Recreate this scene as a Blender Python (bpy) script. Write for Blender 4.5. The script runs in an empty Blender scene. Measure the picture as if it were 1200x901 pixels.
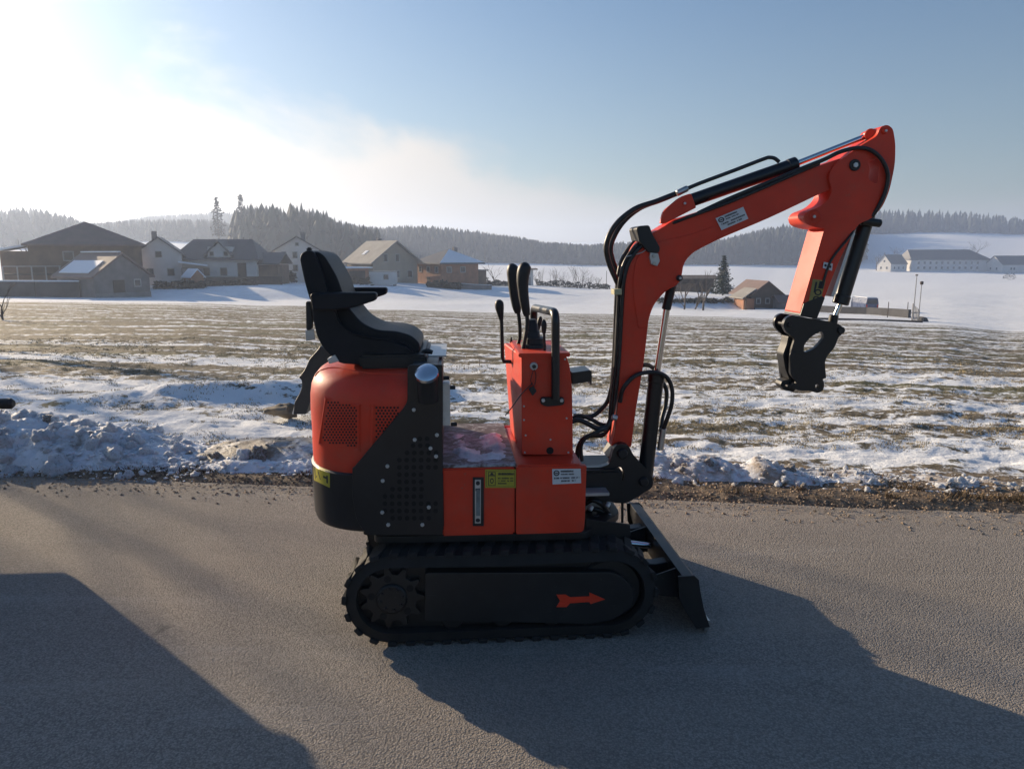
import bpy, bmesh, math, random
import numpy as np
from math import sin, cos, tan, atan, radians, pi
from mathutils import Vector, Matrix, noise
from mathutils.bvhtree import BVHTree
from mathutils.geometry import tessellate_polygon

random.seed(7)
RNG = np.random.default_rng(7)
S = bpy.context.scene
C = S.collection

# ------------------------------------------------------------------ camera
CAM_H, PITCH, F = 1.5, radians(9.7), 880.0
cam_d = bpy.data.cameras.new('camera')
cam = bpy.data.objects.new('camera', cam_d); C.objects.link(cam)
cam.location = (0, 0, CAM_H)
cam.rotation_euler = (pi/2 - PITCH, 0, 0)
cam_d.sensor_width = 36.0
cam_d.lens = F/1200*36
cam_d.clip_start, cam_d.clip_end = 0.05, 9000
S.camera = cam

# ------------------------------------------------------------------ light
SUN_AZ, SUN_EL = radians(-48.0), radians(15.5)      # azimuth from +Y, towards -X
SUN_V = Vector((sin(SUN_AZ)*cos(SUN_EL), cos(SUN_AZ)*cos(SUN_EL), sin(SUN_EL)))
sun_d = bpy.data.lights.new('sun', 'SUN')
sun_d.energy = 5.0; sun_d.angle = radians(0.5); sun_d.color = (1.0, 0.80, 0.56)
sun = bpy.data.objects.new('sun', sun_d); C.objects.link(sun)
sun.location = (-30, 30, 30)
sun.rotation_euler = (-SUN_V).to_track_quat('-Z', 'Y').to_euler()

W = bpy.data.worlds.new('World'); S.world = W; W.use_nodes = True
def build_world():
    nt = W.node_tree; N = nt.nodes; L = nt.links
    for n in list(N): N.remove(n)
    out = N.new('ShaderNodeOutputWorld'); bg = N.new('ShaderNodeBackground')
    sky = N.new('ShaderNodeTexSky'); sky.sky_type = 'NISHITA'; sky.sun_disc = False
    sky.sun_elevation = SUN_EL; sky.sun_rotation = SUN_AZ
    sky.altitude = 500; sky.air_density = 1.5; sky.dust_density = 0.4; sky.ozone_density = 6.5
    bg.inputs['Strength'].default_value = 0.070
    tc = N.new('ShaderNodeTexCoord')
    def math_(op, a, b=None, c=None):
        m = N.new('ShaderNodeMath'); m.operation = op
        for i, x in enumerate((a, b, c)):
            if x is None: continue
            if isinstance(x, (int, float)): m.inputs[i].default_value = x
            else: L.new(x, m.inputs[i])
        return m.outputs[0]
    def sstep(x, a, b):
        m = N.new('ShaderNodeMapRange'); m.interpolation_type = 'SMOOTHSTEP'
        L.new(x, m.inputs[0]); m.inputs[1].default_value = a; m.inputs[2].default_value = b
        return m.outputs[0]
    sep = N.new('ShaderNodeSeparateXYZ'); L.new(tc.outputs['Generated'], sep.inputs[0])
    dot = N.new('ShaderNodeVectorMath'); dot.operation = 'DOT_PRODUCT'
    L.new(tc.outputs['Generated'], dot.inputs[0]); dot.inputs[1].default_value = SUN_V
    d = math_('MAXIMUM', dot.outputs['Value'], 0.0)
    # low bank of thin cloud: noise in direction space, flattened, fading out with height
    mp_ = N.new('ShaderNodeMapping'); mp_.inputs['Scale'].default_value = (1.0, 1.0, 1.9)
    L.new(tc.outputs['Generated'], mp_.inputs[0])
    n1 = N.new('ShaderNodeTexNoise'); n1.inputs['Scale'].default_value = 4.2; n1.inputs['Detail'].default_value = 7
    n1.inputs['Roughness'].default_value = 0.52; n1.inputs['Distortion'].default_value = 0.3
    L.new(mp_.outputs[0], n1.inputs['Vector'])
    # the bank is thicker towards the sun and thins out away from it
    top = math_('MULTIPLY_ADD', sstep(d, 0.45, 0.98), 0.15, 0.060)
    hgt = math_('DIVIDE', sep.outputs['Z'], top)
    k = math_('SUBTRACT', math_('MULTIPLY_ADD', n1.outputs['Fac'], 2.6, -0.22), math_('POWER', hgt, 1.6))
    bank = sstep(k, -0.22, 0.55)
    low_haze = math_('MULTIPLY', sstep(math_('SUBTRACT', 1.0, sep.outputs['Z']), 0.55, 0.95), 0.19)
    amount = math_('MULTIPLY_ADD', bank, math_('MULTIPLY_ADD', sstep(d, 0.30, 0.85), 0.56, 0.24), low_haze)
    # thin veil high up
    n2 = N.new('ShaderNodeTexNoise'); n2.inputs['Scale'].default_value = 1.7; n2.inputs['Detail'].default_value = 5
    L.new(mp_.outputs[0], n2.inputs['Vector'])
    # light scattered by the thin cloud: strong close to the sun
    glow = math_('MULTIPLY_ADD', math_('POWER', d, 8.0), 2.4, math_('MULTIPLY', math_('POWER', d, 36.0), 12.0))
    lum = math_('MULTIPLY_ADD', math_('POWER', d, 3.0), 7.0, 4.2)
    ccol = N.new('ShaderNodeVectorMath'); ccol.operation = 'SCALE'
    ccol.inputs[0].default_value = (1.0, 0.915, 0.82); L.new(lum, ccol.inputs['Scale'])
    mix = N.new('ShaderNodeMix'); mix.data_type = 'RGBA'
    L.new(amount, mix.inputs[0]); L.new(sky.outputs[0], mix.inputs[6]); L.new(ccol.outputs[0], mix.inputs[7])
    gcol = N.new('ShaderNodeVectorMath'); gcol.operation = 'SCALE'
    gcol.inputs[0].default_value = (1.0, 0.96, 0.90)
    L.new(math_('MULTIPLY', glow, math_('MULTIPLY_ADD', n2.outputs['Fac'], 0.8, 0.6)), gcol.inputs['Scale'])
    add = N.new('ShaderNodeVectorMath'); add.operation = 'ADD'
    L.new(mix.outputs[2], add.inputs[0]); L.new(gcol.outputs[0], add.inputs[1])
    L.new(add.outputs[0], bg.inputs['Color']); L.new(bg.outputs[0], out.inputs['Surface'])
build_world()

S.view_settings.view_transform = 'Standard'; S.view_settings.look = 'None'
S.view_settings.gamma = 1.0; S.view_settings.use_curve_mapping = False
S.view_settings.exposure = 0.72
S.render.engine = 'CYCLES'
S.cycles.use_denoising = True
S.cycles.max_bounces = 6; S.cycles.diffuse_bounces = 3; S.cycles.glossy_bounces = 3
S.cycles.transparent_max_bounces = 8; S.cycles.volume_bounces = 1
S.cycles.sample_clamp_indirect = 6.0

# ------------------------------------------------------------------ measuring helpers
def ray(u, v):
    x, y = (u-600)/F, (450.5-v)/F
    return Vector((x, cos(PITCH)+y*sin(PITCH), y*cos(PITCH)-sin(PITCH)))
def at(u, v, Y):
    d = ray(u, v); return Vector((0, 0, CAM_H)) + d*(Y/d.y)
def slope(v):
    return math.tan(math.atan((450.5-v)/F)-PITCH)

# ------------------------------------------------------------------ materials
def node_mat(name):
    m = bpy.data.materials.new(name); m.use_nodes = True
    nt = m.node_tree; b = nt.nodes['Principled BSDF']
    return m, nt, nt.nodes, nt.links, b
def mathn(N, L, op, a, b=None, c=None, clamp=False):
    m = N.new('ShaderNodeMath'); m.operation = op; m.use_clamp = clamp
    for i, x in enumerate((a, b, c)):
        if x is None: continue
        if isinstance(x, (int, float)): m.inputs[i].default_value = x
        else: L.new(x, m.inputs[i])
    return m.outputs[0]
def noisen(N, L, vec, scale, detail=4, rough=0.55, dist=0.0):
    n = N.new('ShaderNodeTexNoise'); n.inputs['Scale'].default_value = scale
    n.inputs['Detail'].default_value = detail; n.inputs['Roughness'].default_value = rough
    n.inputs['Distortion'].default_value = dist
    if vec is not None: L.new(vec, n.inputs['Vector'])
    return n.outputs['Fac']
def rangen(N, L, x, a, b, c=0.0, d=1.0, smooth=True):
    m = N.new('ShaderNodeMapRange'); m.interpolation_type = 'SMOOTHSTEP' if smooth else 'LINEAR'
    L.new(x, m.inputs[0])
    for i, q in enumerate((a, b, c, d)): m.inputs[i+1].default_value = q
    return m.outputs[0]
def mixn(N, L, fac, a, b):
    m = N.new('ShaderNodeMix'); m.data_type = 'RGBA'
    if isinstance(fac, (int, float)): m.inputs[0].default_value = fac
    else: L.new(fac, m.inputs[0])
    for i, x in ((6, a), (7, b)):
        if isinstance(x, tuple): m.inputs[i].default_value = (*x, 1)
        else: L.new(x, m.inputs[i])
    return m.outputs[2]
def bumpn(N, L, h, strength, dist, prev=None):
    n = N.new('ShaderNodeBump'); n.inputs['Strength'].default_value = strength
    n.inputs['Distance'].default_value = dist; L.new(h, n.inputs['Height'])
    if prev is not None: L.new(prev, n.inputs['Normal'])
    return n.outputs[0]
def coords(N, kind='Object'):
    return N.new('ShaderNodeTexCoord').outputs[kind]

def surf(name, col, rough=0.5, metal=0.0, var=0.15, scale=6.0, dust=0.0, dust_col=(0.22, 0.19, 0.16), bump=0.0, bscale=60, coat=0.0, spec=0.5, specks=0.0):
    """A painted, plastic or metal surface with uneven colour, dust and fine relief."""
    m, nt, N, L, b = node_mat(name)
    v = coords(N)
    n = noisen(N, L, v, scale, 6, 0.6)
    dark = tuple(c*(1-var) for c in col); lite = tuple(min(1, c*(1+var)) for c in col)
    c = mixn(N, L, rangen(N, L, n, 0.3, 0.7), dark, lite)
    if dust > 0:
        dn = noisen(N, L, v, scale*1.7, 8, 0.68)
        df = mathn(N, L, 'MULTIPLY', rangen(N, L, dn, 0.42, 0.75), dust)
        c = mixn(N, L, df, c, dust_col)
        L.new(mathn(N, L, 'ADD', mathn(N, L, 'MULTIPLY', df, 0.5), rough, clamp=True), b.inputs['Roughness'])
    else:
        L.new(rangen(N, L, n, 0.2, 0.8, max(0, rough-0.07), min(1, rough+0.07)), b.inputs['Roughness'])
    if specks > 0:      # dried splashes of mud and fine scratches
        sk = rangen(N, L, noisen(N, L, v, 38, 4, 0.62), 0.64, 0.72)
        patch = rangen(N, L, noisen(N, L, v, 3.1, 4, 0.6), 0.44, 0.66)
        c = mixn(N, L, mathn(N, L, 'MULTIPLY', mathn(N, L, 'MULTIPLY', sk, patch), specks), c, dust_col)
        mp2 = N.new('ShaderNodeMapping'); mp2.inputs['Scale'].default_value = (9, 9, 150); mp2.inputs['Rotation'].default_value = (0.3, 0.5, 0.2); L.new(v, mp2.inputs[0])
        sc = rangen(N, L, noisen(N, L, mp2.outputs[0], 1.0, 2, 0.5), 0.73, 0.77)
        c = mixn(N, L, mathn(N, L, 'MULTIPLY', mathn(N, L, 'MULTIPLY', sc, patch), specks*0.6), c, tuple(min(1, q*1.5+0.06) for q in col))
    L.new(c, b.inputs['Base Color'])
    b.inputs['Metallic'].default_value = metal
    b.inputs['Specular IOR Level'].default_value = spec
    b.inputs['Coat Weight'].default_value = coat; b.inputs['Coat Roughness'].default_value = 0.12
    if bump > 0:
        L.new(bumpn(N, L, noisen(N, L, v, bscale, 3, 0.6), bump, 0.002), b.inputs['Normal'])
    return m

MT = dict(
    orange=surf('orange_paint', (0.68, 0.045, 0.016), 0.46, var=0.12, scale=4, dust=0.26, dust_col=(0.30, 0.13, 0.085), bump=0.12, bscale=35, coat=0.06, spec=0.35, specks=0.55),
    black=surf('black_paint', (0.009, 0.010, 0.012), 0.45, var=0.25, scale=5, dust=0.16, dust_col=(0.060, 0.054, 0.046), bump=0.15, bscale=50, specks=0.8),
    blackgloss=surf('gloss_black_paint', (0.010, 0.011, 0.014), 0.36, var=0.2, scale=5, dust=0.10, dust_col=(0.055, 0.050, 0.045), coat=0.12, specks=0.6),
    plastic=surf('black_plastic', (0.013, 0.014, 0.016), 0.5, var=0.15, scale=9, dust=0.12, dust_col=(0.07, 0.065, 0.06), bump=0.2, bscale=220),
    vinyl=surf('black_vinyl', (0.019, 0.020, 0.024), 0.50, var=0.15, scale=8, dust=0.06, dust_col=(0.06, 0.055, 0.05), bump=0.25, bscale=300, spec=0.18),
    rubber=surf('black_rubber', (0.011, 0.011, 0.012), 0.8, var=0.3, scale=9, dust=0.30, dust_col=(0.040, 0.037, 0.033), bump=0.4, bscale=90),
    hose=surf('hose_rubber', (0.013, 0.013, 0.014), 0.38, var=0.2, scale=20, dust=0.1),
    chrome=surf('chrome_rod', (0.72, 0.72, 0.72), 0.14, metal=1.0, var=0.04, scale=10),
    steel=surf('bare_steel', (0.45, 0.45, 0.44), 0.34, metal=0.9, var=0.15, scale=25),
    zinc=surf('zinc_plate', (0.55, 0.56, 0.56), 0.42, metal=0.55, var=0.12, scale=12),
    cap=surf('silver_cap', (0.66, 0.70, 0.74), 0.20, metal=0.9, var=0.06, scale=10),
    yellow=surf('yellow_label', (0.44, 0.38, 0.04), 0.45, var=0.08, scale=20),
    oldyellow=surf('faded_yellow_label', (0.30, 0.25, 0.075), 0.5, var=0.15, scale=20),
    tie=surf('pale_strap', (0.45, 0.42, 0.26), 0.5, var=0.1),
    white=surf('white_label', (0.62, 0.64, 0.66), 0.4, var=0.05, scale=20),
    ink=surf('label_ink', (0.02, 0.022, 0.03), 0.5, var=0.1),
    hole=surf('hole_shade', (0.004, 0.004, 0.005), 0.8, var=0.1),  # near-black standing for the shade inside holes; the discs lie on the surface
    brown=surf('brown_stone', (0.17, 0.14, 0.105), 0.85, var=0.3, scale=6, bump=0.8, bscale=22),
    gauge=surf('gauge_glass', (0.16, 0.20, 0.21), 0.2, var=0.3, scale=18),
)
def snow_mat(name, dirt=0.2, ice=0.0, dirt_col=(0.20, 0.155, 0.11)):
    m, nt, N, L, b = node_mat(name)
    v = coords(N)
    n = noisen(N, L, v, 3.5, 9, 0.65, 0.4)
    n2 = noisen(N, L, v, 18, 6, 0.65)
    s = mathn(N, L, 'ADD', mathn(N, L, 'MULTIPLY', n, 0.65), mathn(N, L, 'MULTIPLY', n2, 0.35))
    c = mixn(N, L, rangen(N, L, s, 0.58-dirt*0.38, 0.80-dirt*0.30), (0.79, 0.825, 0.88), dirt_col)
    L.new(c, b.inputs['Base Color'])
    b.inputs['Subsurface Weight'].default_value = 0.35; b.inputs['Subsurface Radius'].default_value = (0.85, 0.92, 1.0); b.inputs['Subsurface Scale'].default_value = 0.03
    b.inputs['Roughness'].default_value = 0.62 - 0.25*ice
    b.inputs['Specular IOR Level'].default_value = 0.3
    bp = bumpn(N, L, noisen(N, L, v, 30, 9, 0.70), 0.65, 0.014)
    bp = bumpn(N, L, noisen(N, L, v, 120, 3, 0.6), 0.5, 0.006, bp)
    L.new(bp, b.inputs['Normal'])
    return m
MT['snow'] = snow_mat('ploughed_snow', 0.28)
MT['verge_snow'] = snow_mat('verge_snow', 0.52, 0.1, (0.30, 0.235, 0.17))
MT['dirty_snow'] = snow_mat('dirty_ice', 0.75, 0.5)
MT['clean_snow'] = snow_mat('clean_snow', 0.0)

# ------------------------------------------------------------------ mesh helpers
def to_obj(name, bm, m, parent=None, ang=35, kind=None):
    me = bpy.data.meshes.new(name); bm.to_mesh(me); bm.free()
    me.polygons.foreach_set('use_smooth', [True]*len(me.polygons))
    me.set_sharp_from_angle(angle=radians(ang))
    me.materials.append(m)
    o = link(name, me, parent, kind)
    if len(me.polygons) > 10 and kind is None:      # flat faces stay flat beside their rounded edges
        w = o.modifiers.new('normals', 'WEIGHTED_NORMAL'); w.keep_sharp = True; w.weight = 80
    return o
def link(name, me, parent=None, kind=None):
    o = bpy.data.objects.new(name, me); C.objects.link(o)
    if parent is not None: o.parent = parent
    if kind: o['kind'] = kind
    return o
def np_obj(name, V, Fc, m, parent=None, kind=None, smooth=False):
    me = bpy.data.meshes.new(name)
    V = np.asarray(V, dtype=np.float32); Fc = np.asarray(Fc, dtype=np.int32)
    k = Fc.shape[1]
    me.vertices.add(len(V)); me.vertices.foreach_set('co', V.ravel())
    me.loops.add(Fc.size); me.loops.foreach_set('vertex_index', Fc.ravel())
    me.polygons.add(len(Fc)); me.polygons.foreach_set('loop_start', np.arange(0, Fc.size, k, dtype=np.int32))
    me.polygons.foreach_set('loop_total', np.full(len(Fc), k, dtype=np.int32))
    me.polygons.foreach_set('use_smooth', np.full(len(Fc), smooth, dtype=bool))
    me.update(calc_edges=True)
    me.materials.append(m)
    return link(name, me, parent, kind)
def thing(name, label, cat, loc=(0, 0, 0), rz=0.0, group=None):
    o = bpy.data.objects.new(name, None); C.objects.link(o)
    o.location = loc; o.rotation_euler = (0, 0, rz); o.empty_display_size = 0.2
    return tag(o, label, cat, group)
def tag(o, label, cat, group=None):
    o['label'] = label; o['category'] = cat
    if group: o['group'] = group
    return o
def structure(o):
    o['kind'] = 'structure'; return o
def join(dst, src):
    me = bpy.data.meshes.new('tmp'); src.to_mesh(me); src.free()
    dst.from_mesh(me); bpy.data.meshes.remove(me)
    return dst
def bevel_sharp(b, w, seg=2, ang=0.6):
    es = [e for e in b.edges if len(e.link_faces) == 2 and e.calc_face_angle(0) > ang]
    if es and w > 0:
        bmesh.ops.bevel(b, geom=es, offset=w, segments=seg, affect='EDGES', clamp_overlap=True, profile=0.5)
def prism(pts, y0, y1, holes=(), bev=0.004, seg=2, axis='y'):
    """Plate with outline pts in (x, z), from y0 to y1, holes cut through."""
    b = bmesh.new()
    if not holes:
        f = b.faces.new([b.verts.new((x, y0, z)) for x, z in pts]); faces = [f]
    else:
        lps = [[Vector((x, z, 0)) for x, z in lp] for lp in [pts]+list(holes)]
        vs = [b.verts.new((p.x, y0, p.y)) for lp in lps for p in lp]
        faces = []
        for t in tessellate_polygon(lps):
            try: faces.append(b.faces.new([vs[k] for k in t]))
            except ValueError: pass
    ext = bmesh.ops.extrude_face_region(b, geom=faces)
    bmesh.ops.translate(b, verts=[g for g in ext['geom'] if isinstance(g, bmesh.types.BMVert)], vec=(0, y1-y0, 0))
    bmesh.ops.recalc_face_normals(b, faces=b.faces)
    bevel_sharp(b, bev, seg)
    return b
def box(x0, x1, y0, y1, z0, z1, bev=0.004, seg=2):
    b = bmesh.new(); bmesh.ops.create_cube(b, size=1.0)
    for v in b.verts:
        v.co = Vector((x0 if v.co.x < 0 else x1, y0 if v.co.y < 0 else y1, z0 if v.co.z < 0 else z1))
    if bev: bmesh.ops.bevel(b, geom=list(b.edges), offset=bev, segments=seg, affect='EDGES', clamp_overlap=True)
    return b
def fillet(pts, r, n=4):
    """Round the corners of a polygon (points may carry a radius of their own as third value)."""
    out = []; k = len(pts)
    for i in range(k):
        p = Vector(pts[i][:2]); a = Vector(pts[i-1][:2]); c = Vector(pts[(i+1) % k][:2])
        rr = pts[i][2] if len(pts[i]) > 2 else r
        d1, d2 = a-p, c-p
        t = min(rr, d1.length*0.45, d2.length*0.45)
        if t < 1e-5: out.append(tuple(p)); continue
        q1, q2 = p+d1.normalized()*t, p+d2.normalized()*t
        for j in range(n+1):
            s = j/n; out.append(tuple(q1*(1-s)**2 + p*2*s*(1-s) + q2*s*s))
    return out
def catmull(P, n=6, closed=False):
    P = [Vector(p) for p in P]; out = []; k = len(P)
    rng = range(k) if closed else range(k-1)
    for i in rng:
        if closed: p0, p1, p2, p3 = P[i-1], P[i], P[(i+1) % k], P[(i+2) % k]
        else: p0, p1, p2, p3 = P[max(i-1, 0)], P[i], P[i+1], P[min(i+2, k-1)]
        for j in range(n):
            t = j/n
            out.append(0.5*((2*p1)+(p2-p0)*t+(2*p0-5*p1+4*p2-p3)*t*t+(3*p1-p0-3*p2+p3)*t**3))
    if not closed: out.append(P[-1])
    return out
def tube(P, r, n=10, smooth=0, closed_caps=True):
    """Swept tube; r is one radius or one per point."""
    P = [Vector(p) for p in P]
    R = r if isinstance(r, (list, tuple)) else [r]*len(P)
    if smooth:
        R = [v.x for v in catmull([Vector((q, 0, 0)) for q in R], smooth)]; P = catmull(P, smooth)
    b = bmesh.new(); rings = []
    t0 = (P[1]-P[0]).normalized()
    nrm = t0.orthogonal().normalized()
    for i, p in enumerate(P):
        t = (P[min(i+1, len(P)-1)]-P[max(i-1, 0)]).normalized()
        nrm = (nrm - t*nrm.dot(t)).normalized(); bn = t.cross(nrm)
        rings.append([b.verts.new(p+(nrm*cos(2*pi*k/n)+bn*sin(2*pi*k/n))*R[i]) for k in range(n)])
    for a, c in zip(rings, rings[1:]):
        for k in range(n): b.faces.new((a[k], a[(k+1) % n], c[(k+1) % n], c[k]))
    if closed_caps: b.faces.new(rings[0][::-1]); b.faces.new(rings[-1])
    return b
def cyl(p0, p1, r, n=20, bev=0.0):
    p0, p1 = Vector(p0), Vector(p1)
    if bev:
        d = (p1-p0).normalized()*bev
        return tube([p0, p0+d, p1-d, p1], [r-bev, r, r, r-bev], n)
    return tube([p0, p1], r, n)
def loft(rings, cap=True):
    b = bmesh.new(); R = [[b.verts.new(p) for p in ring] for ring in rings]; n = len(R[0])
    for a, c in zip(R, R[1:]):
        for k in range(n): b.faces.new((a[k], a[(k+1) % n], c[(k+1) % n], c[k]))
    if cap: b.faces.new(R[0][::-1]); b.faces.new(R[-1])
    bmesh.ops.recalc_face_normals(b, faces=b.faces)
    return b

# vectorised value noise
def _hash(ix, iy, seed):
    h = (ix.astype(np.int64)*374761393 + iy.astype(np.int64)*668265263 + seed*2147483647) & 0xffffffff
    h = ((h ^ (h >> 13))*1274126177) & 0xffffffff
    h = h ^ (h >> 16)
    return (h & 0xffff)/65535.0
def vnoise(x, y, seed=0):
    x = np.asarray(x, float); y = np.asarray(y, float)
    ix, iy = np.floor(x), np.floor(y); fx, fy = x-ix, y-iy
    fx = fx*fx*(3-2*fx); fy = fy*fy*(3-2*fy)
    a, b_ = _hash(ix, iy, seed), _hash(ix+1, iy, seed)
    c, d = _hash(ix, iy+1, seed), _hash(ix+1, iy+1, seed)
    return (a*(1-fx)+b_*fx)*(1-fy)+(c*(1-fx)+d*fx)*fy
def fbm(x, y, oct=4, seed=0):
    t = 0; a = 0.5; s = 0
    for i in range(oct):
        t = t + a*vnoise(x*2**i, y*2**i, seed+i*17); s += a; a *= 0.5
    return t/s
def sstep(x, a, b):
    t = np.clip((x-a)/(b-a), 0, 1); return t*t*(3-2*t)
# ================================================================== TERRAIN
def yedge(X): return 4.66-0.119*np.clip(X, -30, 30)
def col(*yv):
    return np.array([[0.0, 0.0], [5.6, 0.0]]+[[Y, CAM_H+Y*slope(v)] for Y, v in yv])
PROFILE = {
    -200: col((75, 351), (95, 343), (112, 335), (250, 312), (500, 282), (900, 262), (1700, 262)),
    0: col((75, 352), (95, 345), (112, 337), (250, 316), (500, 285), (900, 264), (1700, 262)),
    200: col((74, 354), (92, 347), (112, 334), (250, 320), (600, 275), (1000, 263), (1300, 261), (1700, 262)),
    330: col((76, 358), (97, 352), (104, 335), (200, 322), (350, 306), (600, 285), (1100, 262), (1300, 260), (1700, 262)),
    440: col((78, 363), (104, 350), (116, 334), (150, 330), (250, 320), (400, 312), (650, 292), (1000, 282), (1700, 280)),
    600: col((80, 366), (108, 354), (130, 339), (170, 332), (270, 323), (470, 309), (700, 297), (1100, 287), (1700, 284)),
    720: col((79, 368), (105, 358), (130, 344), (190, 334), (290, 325), (480, 311), (700, 299), (1100, 288), (1700, 284)),
    780: col((77, 370), (98, 364), (104.5, 347), (190, 336), (300, 326), (480, 311), (700, 298), (1100, 287), (1700, 283)),
    850: col((75, 371), (97, 366), (104, 349), (190, 338), (300, 326), (480, 311), (700, 298), (1100, 286), (1700, 283)),
    915: col((74, 373), (100, 363), (150, 350), (300, 328), (460, 314), (640, 297), (800, 284), (1100, 280), (1700, 276)),
    1000: col((70, 376), (95, 367), (150, 352), (300, 331), (440, 317), (560, 300), (720, 276), (850, 272), (1100, 270), (1700, 270)),
    1100: col((67, 380), (92, 368), (150, 352), (300, 331), (430, 317.5), (560, 294), (720, 273), (850, 271), (1100, 269), (1700, 269)),
    1200: col((62, 388), (92, 370), (150, 354), (300, 332), (430, 319), (560, 296), (720, 276), (850, 272), (1100, 270), (1700, 270)),
    1400: col((60, 391), (92, 374), (150, 358), (300, 334), (430, 322), (560, 300), (720, 282), (850, 278), (1100, 274), (1700, 272)),
}
YS = np.unique(np.concatenate([np.linspace(0, 130, 261), np.geomspace(130, 1700, 160)]))
PU = np.array(sorted(PROFILE)); PA = (PU-600)/F*cos(PITCH)
PZ = np.stack([np.interp(YS, PROFILE[u][:, 0], PROFILE[u][:, 1]) for u in PU])
_k = np.array([1, 2, 3, 4, 3, 2, 1.]); _k /= _k.sum()
PZ = np.stack([np.convolve(np.pad(r, 3, mode='edge'), _k, mode='valid') for r in PZ])
def hz(X, Y):
    X = np.asarray(X, float); Y = np.asarray(Y, float)
    a = np.clip(X/np.maximum(Y, 0.5), PA[0], PA[-1])
    i = np.clip(np.searchsorted(PA, a)-1, 0, len(PA)-2)
    t = (a-PA[i])/(PA[i+1]-PA[i]); t = t*t*(3-2*t)
    j = np.clip(np.searchsorted(YS, Y)-1, 0, len(YS)-2)
    s = np.clip((Y-YS[j])/(YS[j+1]-YS[j]), 0, 1)
    z0 = PZ[i, j]*(1-s)+PZ[i, j+1]*s; z1 = PZ[i+1, j]*(1-s)+PZ[i+1, j+1]*s
    return z0*(1-t)+z1*t
def hz1(X, Y): return float(hz(X, Y))
def ground_at(u, Y):
    X = (u-600)/F*(Y*cos(PITCH)+2.0*sin(PITCH)); return Vector((X, Y, hz1(X, Y)))
def yfar(X, Y):
    """Far edge of the open field."""
    u = 600+F*X/np.maximum(Y, 1)/cos(PITCH)
    return np.interp(u, [0, 200, 330, 440, 600, 720, 850, 1000, 1100, 1200], [73, 72, 74, 75, 77, 76, 73, 68, 65, 59])

def rows(X, Y):
    """Low ridges of the field, running along the road with a slow wander."""
    w = Y+0.10*X+1.5*fbm(X*0.05, Y*0.05, 3, 5)
    return 0.5+0.5*np.sin(w*2*pi/0.85)
def relief(X, Y):
    e = yedge(X)
    f = sstep(Y, e+0.3, e+1.6)*(1-sstep(Y, 40, 75))
    z = f*(0.055*(fbm(X*1.3, Y*2.2, 4, 3)-0.5)+0.075*(fbm(X*4.2, Y*6.0, 4, 9)-0.5)+0.030*rows(X, Y)*fbm(X*0.4, Y*0.4, 2, 21)+0.22*(fbm(X*0.12, Y*0.2, 2, 31)-0.5))
    yc = 8.1+(X+5.0)*0.30
    z = z+0.20*np.exp(-((Y-yc)/0.42)**2)*(1-sstep(X, -1.4, -0.4))*sstep(X, -5.6, -3.6)  # low swell added on the left so its near slope makes a shaded band
    v = sstep(Y, e-0.10, e+0.12)
    z = z+(v-1)*0.05+v*(0.010+0.035*(fbm(X*5, Y*5, 4, 41)-0.45))*(1-f)
    far = sstep(Y, 60, 90)
    return z+far*0.5*(fbm(X*0.05, Y*0.05, 4, 51)-0.5)*np.minimum(1, 120/np.maximum(Y, 1))*1.6
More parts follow.
